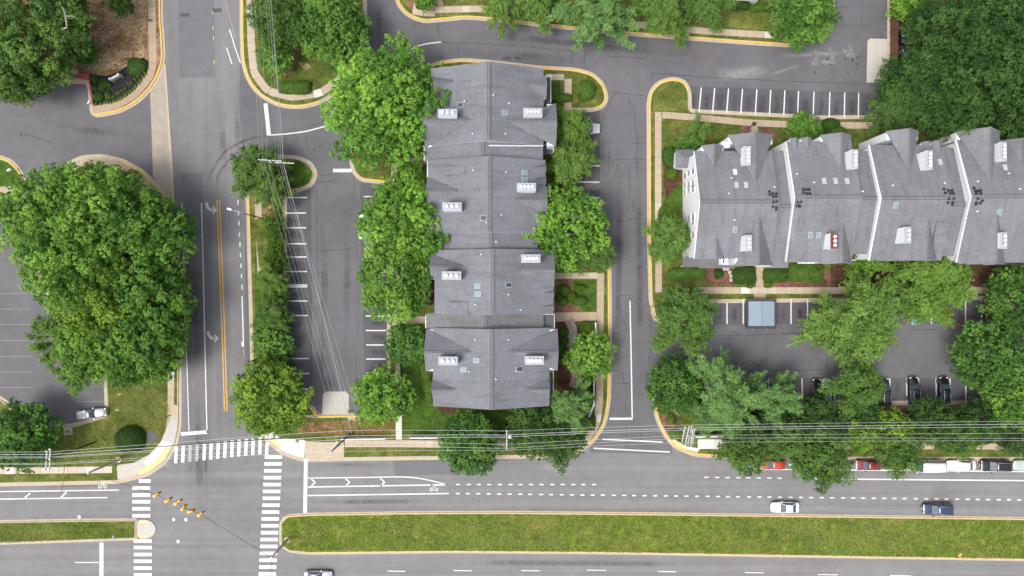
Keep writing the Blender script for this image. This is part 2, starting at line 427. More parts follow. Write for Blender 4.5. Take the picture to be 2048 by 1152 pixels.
for i, x in enumerate((1387, 1413, 1441, 1469, 1497, 1525, 1554, 1582, 1611, 1643, 1673, 1703)): soft('oil_drips', [(x+1, 184+i), (x-1, 222+i)], 1.0+.3*(i % 3), 'd_dark', .0165)
for x in (1465, 1494, 1524, 1584, 1468, 1500, 1567, 1600): soft('oil_drips', [(x, 760), (x, 776)] if x in (1494, 1524, 1584, 1465) else [(x, 612), (x, 640)], 1.0, 'd_oil' if x in (1494, 1584) else 'd_dark', .0165)
for y in (410, 440, 470, 500, 528, 558, 588, 616, 650, 690, 732, 762): soft('oil_drips', [(575, y), (606, y)], 1.2, 'd_dark', .0165)
for y in (608, 646, 675, 704, 732, 380): soft('oil_drips', [(740, y), (772, y)], 1.2, 'd_dark', .0165)
soft('tyre_wear', [(760, 0), (757, 45), (760, 90)], 1.0, 'd_dark'); soft('oil_drips', [(1004, 116), (1024, 117)], .6, 'd_oil'); soft('oil_drips', [(1028, 116), (1046, 118)], .6, 'd_oil')
M['apron'] = plain('apron concrete', (.35, .305, .25), .9, var=.14, scale=.8, local=False)
sheet('concrete_apron', [(300, 183), (312, 168), (327, 130), (331, 200), (338, 300), (345, 402), (341, 412), (306, 352), (303, 260)], .018, M['apron'])
sheet('valley_gutter', [(327, 128), (331, 128), (345, 330), (350, 420), (345, 412), (338, 300)], .022, M['conc'])
for pts in ([(646, 788), (653, 783), (692, 783), (698, 790), (697, 829), (644, 829)], [(1735, 82), (1740, 77), (1777, 78), (1778, 165), (1733, 165)]):
    sheet('concrete_pad', pts, .020, M['pad'])

for x in (1405, 1440, 1470, 1500, 1535, 1565, 1600, 1635, 1670, 1700, 1735, 1765, 1795, 1825, 1860, 1890, 1920, 1950): soft('oil_drips', [(x, 762), (x, 790)] if x % 2 else [(x, 615), (x, 640)], 1.1, 'd_dark', .0165)
for pts in ([(640, 380), (650, 560), (640, 780)], [(690, 370), (695, 560), (690, 780)], [(1240, 230), (1240, 420), (1236, 640), (1240, 830)], [(1275, 230), (1278, 420), (1280, 640), (1284, 860)], [(900, 70), (1060, 78), (1250, 98), (1500, 120)], [(880, 105), (1060, 112), (1250, 130)], [(60, 240), (180, 262), (300, 270)], [(440, 180), (446, 280), (452, 390)], [(470, 160), (474, 260), (476, 380)]):
    soft('tyre_wear', pts, 1.4, 'd_dark', .0145)
for pts in ([(700, 1020), (1000, 1018), (1400, 1021), (2000, 1030)], [(640, 921), (900, 918), (1100, 915)], [(60, 972), (230, 969)], [(1380, 222), (1560, 230), (1735, 233)], [(572, 390), (574, 600), (576, 800)], [(775, 380), (776, 600), (776, 760)], [(1294, 250), (1295, 400), (1297, 560)]):
    soft('kerbside_grit', pts, 1.0, 'd_grit', .0155)
# ------------------------------------------------------------------ raised islands with kerbs
lawn_n = 0
def island(pts, m='lawn', r=14, kerb='conc', pan=.5, curb=.17):
    P = w2(rounded(pts, r) if r else pts)
    if area(P) < 0: P = P[::-1]
    bm = B(); poly(bm, offset(P, -curb*.5, True), -.01, .13); tag(obj('lawn', bm, M[m]), kind='structure')
    if kerb:
        bm = B(); strip(bm, P, 0, -curb, -.01, .15, True); tag(obj('kerb', bm, M[kerb]), kind='structure')
        if pan:
            bm = B(); strip(bm, P, pan, 0.0, .024, None, True); tag(obj('gutter', bm, M[kerb]), kind='structure')
    return P

NW = [(-120, -120), (319, -120), (320, 40), (323, 75), (325, 118), (317, 146), (303, 172), (277, 200), (240, 221), (186, 231), (181, 175), (177, 162), (60, 160), (-120, 160)]
island(NW, 'dry')
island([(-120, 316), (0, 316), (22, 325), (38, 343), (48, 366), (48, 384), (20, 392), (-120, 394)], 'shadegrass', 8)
SW = [(60, 500), (100, 420), (120, 362), (135, 330), (165, 316), (205, 314), (245, 323), (285, 345), (315, 375), (337, 408), (347, 480), (353, 600), (357, 720), (357, 850), (350, 886), (330, 922), (295, 947), (235, 962), (100, 965), (-120, 969), (-120, 780), (0, 797), (47, 838), (112, 854), (146, 853), (216, 832), (213, 755), (190, 690), (120, 640)]
island(SW, 'lawn', 10)
island([(485, -120), (485, 60), (487, 122), (498, 160), (522, 190), (560, 210), (602, 213), (640, 204), (688, 172), (714, 130), (727, 95), (730, 60), (722, -120)], 'lawn', 20)
island([(795, -120), (796, 5), (815, 28), (846, 41), (885, 38), (930, 33), (1000, 38), (1100, 50), (1250, 65), (1380, 75), (1500, 84), (1580, 89), (1612, 82), (1650, 58), (1664, 30), (1664, -120)], 'lawn', 12)
BIG = [(703, 305), (706, 275), (725, 235), (790, 170), (852, 137), (880, 127), (922, 122), (972, 125), (1080, 137), (1150, 141), (1184, 150), (1204, 169), (1212, 195), (1206, 210), (1188, 218), (1128, 218), (1128, 470), (1140, 492), (1216, 494), (1217, 560), (1218, 700), (1216, 800), (1208, 845), (1188, 878), (1160, 900), (1128, 910), (1000, 912), (850, 914), (690, 916), (606, 918), (566, 905), (530, 875), (512, 848), (508, 832), (622, 832), (634, 834), (780, 830), (780, 364), (722, 358), (707, 340)]
island(BIG, 'lawn', 12)
island([(493, 345), (500, 325), (520, 315), (560, 315), (595, 317), (620, 328), (630, 348), (622, 368), (600, 378), (568, 383), (568, 806), (606, 808), (622, 815), (633, 832), (510, 832), (507, 740), (502, 560), (497, 400)], 'lawn', 8)
BLK = [(1300, 480), (1299, 205), (1304, 182), (1320, 166), (1345, 159), (1367, 164), (1377, 182), (1378, 224), (1500, 230), (1640, 237), (1780, 236), (1781, -120), (2250, -120), (2250, 590), (1985, 594), (1395, 601), (1388, 636), (1312, 640), (1303, 600)]
island(BLK, 'lawn', 10)
STR = [(1309, 790), (1308, 748), (1400, 748), (1428, 806), (1700, 808), (2250, 806), (2250, 916), (1700, 915), (1440, 911), (1390, 908), (1352, 893), (1332, 870), (1316, 838)]
island(STR, 'lawn', 12)
for q in ([(562, 1046), (575, 1032), (620, 1029), (800, 1026), (1000, 1025), (1300, 1028), (2250, 1040), (2250, 1122), (1500, 1110), (1200, 1105), (900, 1103), (620, 1106), (580, 1102), (562, 1090)],
          [(-120, 1046), (150, 1041), (272, 1040), (272, 1077), (-120, 1090)]):
    island(q, 'verge', 6, 'conc', .3)
bm = B(); poly(bm, w2(rounded([(276, 1039), (295, 1039), (308, 1046), (313, 1058), (308, 1070), (296, 1077), (276, 1077)], 8)), -.01, .12); tag(obj('median_nose', bm, M['pad']), kind='structure')
sheet('tactile_strip', [(281, 1041), (293, 1041), (293, 1046), (281, 1046)], .125, M['tactile'])
sheet('tactile_strip', [(279, 1069), (293, 1069), (293, 1076), (279, 1076)], .125, M['tactile'])

M['goldkerb'] = plain('faded kerb paint', (.58, .42, .22), .8, var=.2, scale=2, local=False)
# yellow painted kerb tops
def band(name, pts, w, z, m, r=0, closed=False, h=None):
    P = w2(rounded(pts, r, 5, closed) if r else pts)
    bm = B(); strip(bm, P, -w/2, w/2, z, h, closed)
    return tag(obj(name, bm, M[m]), kind='structure')
KW = .21
for pts in ([(319, -80), (320, 40), (323, 75), (325, 118), (317, 146), (303, 172), (277, 200), (240, 221), (188, 230)],
            [(-80, 316), (0, 316), (22, 325), (38, 343), (48, 366), (48, 384)],
            [(245, 323), (285, 345), (315, 375), (337, 408)],
            [(485, -80), (485, 60), (487, 122), (498, 160), (522, 190), (560, 210), (602, 213), (640, 204)], [(706, 145), (714, 130), (727, 95), (729, 75)],
            [(795, -80), (796, 5), (815, 28), (846, 41), (885, 38), (930, 33), (1000, 38), (1100, 50), (1250, 65), (1380, 75), (1500, 84), (1580, 89)],
            [(852, 137), (880, 127), (922, 122), (972, 125), (1080, 137), (1150, 141), (1184, 150), (1204, 169), (1212, 195), (1206, 210), (1188, 218)],
            [(1216, 500), (1217, 560), (1218, 700), (1216, 800), (1208, 845), (1188, 878), (1160, 900), (1128, 910)],
            [(707, 330), (705, 308)], [(722, 358), (780, 363)],
            [(622, 815), (631, 830), (640, 833), (715, 832)], [(497, 400), (500, 480)],
            [(1303, 630), (1300, 480), (1299, 205), (1304, 182), (1320, 166), (1345, 159), (1367, 164), (1376, 182)],
            [(1309, 800), (1316, 838), (1332, 870), (1352, 893), (1390, 908), (1440, 911)],
            [(1784, -80), (1783, 120), (1779, 150)]):
    P = w2(rounded(pts, 12, 5, False)); bm = B(); strip(bm, P, -.12, .12, .149, .156); tag(obj('kerb_paint', bm, M['kerby']), kind='structure')
for pts in ([(566, 1034), (620, 1030), (800, 1027), (1000, 1026), (1300, 1029), (2150, 1039.5)], [(620, 1105), (900, 1102.5), (1200, 1104.5), (1500, 1109.5), (2150, 1120)]):
    P = w2(pts); bm = B(); strip(bm, P, -.11, .09, .149, .156); tag(obj('kerb_paint', bm, M['goldkerb']), kind='structure')

# ------------------------------------------------------------------ beds and litter
for pts, m, z in (
    ([(180, 150), (218, 152), (240, 142), (262, 128), (283, 113), (297, 122), (295, 150), (278, 172), (255, 192), (225, 205), (187, 212)], 'black', .134),
    ([(0, 60), (150, 20), (210, 60), (200, 120), (120, 150), (0, 150)], 'mulchred', .134),
    ([(1112, 558), (1142, 558), (1146, 585), (1140, 610), (1160, 620), (1160, 626), (1112, 626)], 'mulchred', .134),
    ([(1114, 640), (1192, 640), (1192, 800), (1114, 800)], 'mulch', .134), ([(1137, 645), (1156, 650), (1150, 700), (1132, 700)], 'mulchred', .138),
    ([(1410, 536), (1470, 538), (1478, 560), (1462, 574), (1430, 570), (1408, 560)], 'mulchred', .134),
    ([(1538, 540), (1660, 540), (1660, 574), (1540, 578), (1552, 566)], 'mulchred', .134),
    ([(1660, 530), (2048, 530), (2048, 580), (1660, 578)], 'mulch', .134),
    ([(1484, 250), (1508, 255), (1506, 276), (1478, 276)], 'mulchred', .134), ([(1520, 254), (1548, 258), (1552, 280), (1522, 276)], 'mulchred', .134),
    ([(1330, 300), (1362, 300), (1364, 420), (1336, 420), (1326, 360)], 'mulch', .134),
    ([(1390, 806.8), (2100, 807.5), (2100, 822), (1390, 820)], 'mulchred', .134), ([(1420, 820), (2100, 822), (2100, 880), (1420, 868)], 'mulch', .138),
    ([(1316, 800), (1350, 815), (1356, 850), (1350, 880), (1330, 858), (1318, 830)], 'mulchred', .134),
    ([(862, 815), (900, 812), (930, 822), (905, 830), (880, 828)], 'mulch', .134),
    ([(842, 660), (862, 660), (868, 815), (848, 790)], 'mulch', .134),
    ([(842, 505), (872, 500), (870, 610), (846, 610)], 'mulch', .134),
    ([(600, 845), (780, 838), (788, 870), (690, 872), (596, 864)], 'dry', .134),
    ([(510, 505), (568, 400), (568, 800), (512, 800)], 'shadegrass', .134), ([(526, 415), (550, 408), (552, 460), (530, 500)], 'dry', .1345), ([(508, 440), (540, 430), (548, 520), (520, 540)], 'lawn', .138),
    ([(585, 100), (612, 75), (600, 110), (580, 150), (566, 155), (570, 130)], 'dry', .134),
    ([(840, 0), (880, -20), (875, 20), (850, 30), (826, 25), (810, 5)], 'dry', .134),
    ([(245, 20), (292, 18), (292, 70), (262, 76), (240, 55)], 'straw', .138), ([(205, 108), (262, 96), (250, 118), (215, 128)], 'straw', .138),
    ([(290, 350), (318, 385), (330, 420), (300, 420), (262, 370)], 'dry', .134),
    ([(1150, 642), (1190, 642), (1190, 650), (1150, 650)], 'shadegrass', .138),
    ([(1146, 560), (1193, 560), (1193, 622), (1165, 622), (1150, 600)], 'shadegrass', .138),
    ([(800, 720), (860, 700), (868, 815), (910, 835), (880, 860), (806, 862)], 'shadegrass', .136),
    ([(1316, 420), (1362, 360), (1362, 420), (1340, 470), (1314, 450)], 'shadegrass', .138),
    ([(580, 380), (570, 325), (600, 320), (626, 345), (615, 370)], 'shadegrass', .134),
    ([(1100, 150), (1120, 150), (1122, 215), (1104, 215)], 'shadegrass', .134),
    ([(1790, 0), (2200, 0), (2200, 262), (1950, 262), (1745, 250), (1784, 160)], 'mulch', .134),
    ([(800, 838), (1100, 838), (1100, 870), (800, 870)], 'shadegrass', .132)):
    sheet('planting_bed', pts, z, M[m], 7)
for px, py, r in ((612, 133, 9), (628, 98, 6), (603, 128, 5), (1603, 268, 3), (239, 789, 4), (234, 820, 4)):
    sheet('bare_patch', [(px+r*(1+.3*rnd.uniform(-1, 1))*math.cos(a*math.pi/6), py+.8*r*(1+.3*rnd.uniform(-1, 1))*math.sin(a*math.pi/6)) for a in range(12)], .141, M['straw'])
bm = B(); strip(bm, w2(rounded([(1138, 640), (1146, 660), (1142, 690), (1146, 720), (1154, 750), (1146, 775)], 8, 5, False)), -.75, .75, .142); tag(obj('stone_path', bm, M['rock']), kind='structure')

# ------------------------------------------------------------------ pavements, slab by slab
def tone(me, vals):
    a = me.attributes.new('tone', 'FLOAT', 'FACE'); a.data.foreach_set('value', np.array(vals, 'f'))

def walk(pts, wpx, z=.136, r=10, lean=.35, slab_len=1.5, base=None):
    P = w2(rounded(pts, r, 6, False)); w = wpx/K
    L = [0]
    for a, b in zip(P, P[1:]): L.append(L[-1] + (b-a).length)
    n = max(1, round(L[-1]/slab_len)); bm = B(); vals = []
    def pt(s):
        i = 0
        while i < len(L)-2 and L[i+1] < s: i += 1
        d = max(1e-6, L[i+1]-L[i]); return P[i].lerp(P[i+1], (s-L[i])/d)
    cur = lean
    for i in range(n):
        s0, s1 = L[-1]*i/n + .015, L[-1]*(i+1)/n - .015
        if rnd.random() < .3: cur = lean + rnd.uniform(-.12, .15)
        one = rnd.choice((.95, lean+.3)) if rnd.random() < .07 else cur
        q = [pt(s0), pt((s0+s1)/2), pt(s1)]
        k0 = len(bm.faces); strip(bm, q, -w/2, w/2, .05, z); vals += [min(1, max(0, one + rnd.uniform(-.05, .05)))]*(len(bm.faces)-k0)
    me = bpy.data.meshes.new('pavement'); bm.to_mesh(me); bm.free(); tone(me, vals)
    return tag(link_mesh('pavement', me, M['walk']), kind='structure')

walk([(303, -40), (305, 80), (307, 128), (299, 155), (270, 190), (232, 212), (188, 221)], 15, lean=.15)
walk([(-60, 384), (46, 378)], 14, lean=.3)
walk([(130, 345), (165, 324), (205, 322), (245, 333), (285, 357), (312, 388), (328, 420)], 13, lean=.35)
walk([(328, 420), (336, 520), (343, 690), (342, 830)], 13, lean=.5)
walk([(-60, 942), (225, 939)], 13, lean=.7)
walk([(500, -40), (503, 90), (508, 145), (535, 182), (585, 195), (640, 187), (690, 152), (708, 122)], 15, lean=.4)
walk([(516, 395), (519, 470), (522, 560)], 13); walk([(523, 690), (527, 770)], 13)
walk([(690, 887), (800, 887), (886, 888), (1000, 888), (1168, 888)], 14, lean=.45)
walk([(797, 726), (798, 879)], 12, lean=.75)
walk([(789, 330), (789, 480), (790, 650)], 12, lean=.75); walk([(796, 640), (856, 640)], 14, lean=.3); walk([(796, 322), (858, 322)], 12)
walk([(1201, 546), (1200, 690), (1199, 800), (1194, 845), (1178, 873), (1164, 888)], 14, lean=.3)
walk([(1110, 634), (1193, 633)], 18, lean=.3); walk([(1110, 552), (1194, 551)], 12, lean=.5)
walk([(1136, 158), (1136, 222)], 14, lean=.5); walk([(1092, 154), (1128, 155)], 12, lean=.5)
walk([(826, 18), (850, 22), (870, 22)], 22, r=3, lean=.3); walk([(870, 20), (960, 18), (1100, 28), (1250, 47), (1400, 62), (1546, 71)], 13, lean=.4); walk([(882, 12), (870, -30)], 10, lean=.5)
walk([(1546, 72), (1556, 40), (1556, -30)], 12)
walk([(1316, 224), (1316, 420), (1317, 585)], 13, lean=.35)
walk([(1324, 230), (1400, 236), (1500, 246), (1620, 251), (1745, 251)], 13, lean=.35); walk([(1508, 253), (1510, 290)], 13, r=2, lean=.3)
walk([(1390, 581), (1700, 581), (2100, 580)], 13, lean=.55); walk([(1519, 530), (1519, 574)], 15, lean=.2); walk([(1519, 588), (1519, 597)], 24, lean=.2)
walk([(1395, 888), (1462, 888)], 19, lean=1.0); walk([(1462, 891), (1700, 892), (2100, 893)], 12, lean=.3)
for px, py in ((1459, 545), (1462, 552), (1455, 538), (1448, 538), (1462, 560)):
    sheet('stepping_stone', [(px-3, py-3), (px+3, py-3), (px+3, py+3), (px-3, py+3)], .142, M['pad'])
# corner ramps
sheet('pavement_ramp', rounded([(336, 832), (356, 832), (356, 850), (349, 884), (330, 919), (296, 944), (236, 960), (234, 930), (270, 925), (300, 908), (322, 884), (333, 858)], 6), .138, M['pad'])
sheet('pavement_ramp', rounded([(345, 886), (329, 918), (306, 937), (285, 925), (305, 908), (326, 880)], 3), .142, M['newconc'])
bm = B(); strip(bm, w2(rounded([(278, 947), (300, 937), (322, 918), (338, 895)], 10, 5, False)), -.45, .35, .146); tag(obj('tactile_strip', bm, M['tactile']), kind='structure')
sheet('pavement_ramp', rounded([(525, 850), (545, 862), (560, 876), (612, 880), (608, 917), (566, 904), (531, 874)], 3), .138, M['newconc'])
bm = B(); strip(bm, w2([(543, 876), (552, 886), (562, 891)]), -.3, .3, .142); tag(obj('tactile_strip', bm, M['tactile']), kind='structure')
sheet('pavement_ramp', [(612, 883), (688, 885), (688, 914), (609, 916)], .138, M['concw'] if 0 else M['conc'])
sheet('pavement_ramp', rounded([(1334, 880), (1350, 880), (1372, 892), (1400, 897), (1394, 905), (1355, 893)], 2), .139, M['newconc'])
bm = B(); strip(bm, w2(rounded([(1346, 880), (1353, 884), (1358, 891), (1372, 895)], 4, 4, False)), -.22, .3, .145); tag(obj('tactile_strip', bm, M['tactile']), kind='structure')
sheet('tactile_strip', [(302, 919), (308, 919), (308, 925), (302, 925)], .147, M['steel'])
sheet('asphalt_pad', rounded([(276, 866), (310, 860), (318, 872), (312, 885), (292, 890), (280, 885)], 6), .138, M['lot'])
for pts in ([(128, 855), (146, 854), (146, 870), (129, 870)], [(697, 834), (720, 834), (720, 841), (697, 841)], [(344, 810), (357, 810), (357, 838), (344, 838)]):
    sheet('drain_slab', pts, .157, M['conc'])

# ------------------------------------------------------------------ road markings
ZM = .030
def line(pts, wpx, m='white', z=ZM, r=0, name='road_marking'): return band(name, pts, wpx/K, z, m, r)
def quad(cx, cy, w, h, m='white', sk=0.0, name='road_marking', sy=0.0):
    return sheet(name, [(cx-w/2+sk, cy-h/2-sy), (cx+w/2+sk, cy-h/2+sy), (cx+w/2-sk, cy+h/2+sy), (cx-w/2-sk, cy+h/2-sy)], ZM, M[m])
def dashes(p0, p1, n, L, w, m='white', vertical=False):
    for i in range(n):
        t = i/(n-1); x, y = p0[0]+(p1[0]-p0[0])*t, p0[1]+(p1[1]-p0[1])*t
        j = rnd.uniform(-.8, .8)
        quad(x+(0 if vertical else j), y+(j if vertical else 0), w if vertical else L, L if vertical else w, m)
line([(364, 405), (369, 560), (373, 700), (378, 862)], 1.9); line([(403, 406), (407, 560), (410, 700), (414, 866)], 2.2)
for dx in (-2.6, 2.6): line([(436.5+dx, 400), (443+dx, 560), (448+dx, 700), (451.5+dx, 822)], 2.2, 'yellow')
dashes((476, 405), (484, 574), 9, 9, 2.2, vertical=True); line([(484, 592), (487, 690)], 2.2)
line([(362, 868), (415, 864)], 7); line([(459, 58), (470, 95), (481, 126)], 2.0); line([(453, 95), (464, 128)], 2.2); line([(450, 0), (470, 76)], 1.0, 'worn')
for x0, y0 in ((425, 418), (428, 675)):
    line([(x0-12, y0-13), (x0-10, y0-3), (x0-4, y0+2), (x0+2, y0+2)], 5.5, 'arrow', ZM, 5)
    sheet('road_marking', [(x0+1, y0-7), (x0+10, y0+1.5), (x0, y0+12)], ZM, M['arrow'])
for y in (92, 112, 60, 160): line([(423+y*.03, y-40), (424+y*.03, y-32)], 1.3, 'tactile')
line([(531, 207), (538, 271)], 8, z=ZM); line([(541, 270), (572, 268), (612, 263), (656, 251)], 2.6, r=10); quad(685, 341, 38, 7)
line([(820, 99), (835, 92), (855, 87), (882, 84)], 2.6, r=10)
for y in (395, 426, 455.5, 487.5, 514, 543, 570, 573.5, 602, 631, 717, 747, 778): line([(565+(y-395)*.012, y), (611+(y-395)*.02 + (3 if y < 400 else 0), y)], 2.4)
for y in (393, 425, 455, 485, 515, 545, 575, 604, 632, 661, 690, 718, 746, 775): line([(727+(y-394)*.018, y), (777, y)], 2.4)
for y in (331, 364, 395): line([(1150, y), (1199, y+.5)], 2.4)
line([(1198.5, 415), (1198.5, 436)], 2.2)
for i, x in enumerate((1400, 1427, 1455, 1483, 1512, 1540, 1568.5, 1596, 1627, 1659, 1689, 1717)):
    line([(x+2.5-i*.2, 175+i*1.0), (x-2+i*.15, 224+i*1.2)], 2.4)
line([(1260, 602), (1262, 700), (1264.5, 836)], 2.6); quad(1242, 837.5, 46, 4.5)
line([(1205, 878.5), (1325, 884)], 2.6); line([(1187, 896.5), (1340, 904)], 2.6)
for x in (1424, 1454, 1486.5, 1551, 1582, 1615, 1650, 1684, 1720, 1756, 1790, 1826, 1863, 1901, 1931, 1963): line([(x, 597 if x > 1480 else 606), (x, 648)], 2.6)
for x in (1450, 1480, 1509, 1538, 1570, 1605, 1640, 1670, 1700, 1780.5, 1814, 1838, 1873, 1901, 1932, 1966): line([(x-1, 757), (x, 808)], 2.6)
for y in (587, 618, 649, 681, 712.5, 744, 775): line([(-40, y), (58+(y-587)*.04, y)], 1.1, 'faint')
for y in (773, 803): line([(150, y), (212, y)], 1.1, 'faint')
xs = (352, 366, 380, 394, 408.5, 422, 436, 450, 464, 478, 492, 506, 520)
for i, x in enumerate(xs): quad(x, 909.5-i*1.5, 6.6, 34, 'worn' if i in (2, 3) else 'white', .6)
for i, y in enumerate((962, 976, 990, 1003.5, 1017.5, 1031.5)): quad(282.5 + (7 if i == 0 else 0), y, 36 - (12 if i == 0 else 0), 7)
for i, y in enumerate((1082, 1095, 1109, 1122.5, 1136, 1149.5, 1163)): quad(285.5, y, 36, 7)
for i in range(19): quad(547-i*.72, 914+i*13.75, 35, 7)
line([(534.5, 884), (533, 909.6)], 6.5)
quad(611, 972, 7.5, 108, sk=.8)
line([(616, 956), (720, 955), (800, 953.5), (830, 955), (862, 961), (896, 970)], 2.2, r=14); line([(616, 974), (896, 969.5)], 2.6); line([(615, 991), (898, 987)], 2.6)
for x in (621, 690, 760): line([(x, 956), (x+9, 964.5), (x+1, 973)], 2.6)
dashes((916, 969), (1188, 969), 14, 8, 2.6); dashes((915, 987), (2060, 1000), 56, 8, 2.7)
dashes((1413, 954.5), (1560, 956.5), 8, 8.5, 2.4)
line([(1500, 938), (1650, 939.5), (2150, 944)], 2.6); line([(1672, 958), (2150, 962)], 2.8); line([(1600, 957), (1640, 957.5)], 2.4)
line([(-60, 984), (238, 980)], 2.2); line([(-60, 999), (215, 995)], 2.2); line([(48, 997), (61, 986)], 2.6); line([(121, 996), (133, 984)], 3.2)
for x0, y0, x1 in ((775, 1142, 811), (907, 1141, 944), (1043, 1141, 1080), (1174, 1140, 1212), (1316, 1143, 1353), (1490, 1145, 1527), (1636, 1149, 1676), (1780, 1151, 1822)): line([(x0, y0), (x1, y0+.6)], 1.8)
line([(203, 1085), (203, 1170)], 8); line([(150, 1125), (199, 1125)], 1.8)
# worn older crosswalk east of the bright one, skid lines, sprayed utility marks
for i in range(9): quad(578+rnd.uniform(-2, 2), 928+i*13.5, 24, 5, 'patch_mark' if 0 else 'worn') if i in (1, 3) and 0 else None
def bike(cx, cy, s):
    for dx in (-5.2, 5.2):
        P = [(cx+s*(dx+2.6*math.cos(a*math.pi/8)), cy+2.6*math.sin(a*math.pi/8)*1.2) for a in range(16)]
        bm = B(); strip(bm, w2(P), -.06, .06, ZM, None, True); tag(obj('bicycle_marking', bm, M['white']), kind='structure')
    line([(cx-s*5, cy), (cx-s*1, cy-4), (cx+s*4, cy-3.5), (cx+s*5, cy)], .9, name='bicycle_marking'); line([(cx-s*1, cy-4), (cx+s*1, cy+1), (cx+s*4, cy-3.5)], .9, name='bicycle_marking')
    line([(cx-s*1, cy-4), (cx-s*2, cy-8), (cx+s*3, cy-7)], 1.3, name='bicycle_marking'); quad(cx-s*4.5, cy-9, 2.6, 2.6, name='bicycle_marking')
bike(868, 979, 1); bike(205, 973, -1)
for pts in ([(313, 290), (318, 300), (314, 308), (319, 314)], [(316, 262), (322, 262)], [(305, 262), (306, 268)], [(327, 262), (329, 268)], [(317, 325), (319, 331)], [(304, 160), (309, 166)], [(323, 158), (325, 165)], [(334, 325), (335, 331)], [(302, 58), (303, 66)], [(303, 100), (305, 106)]):
    line(pts, .9, 'pink', .142 if pts[0][1] < 120 else .026, name='sprayed_mark')

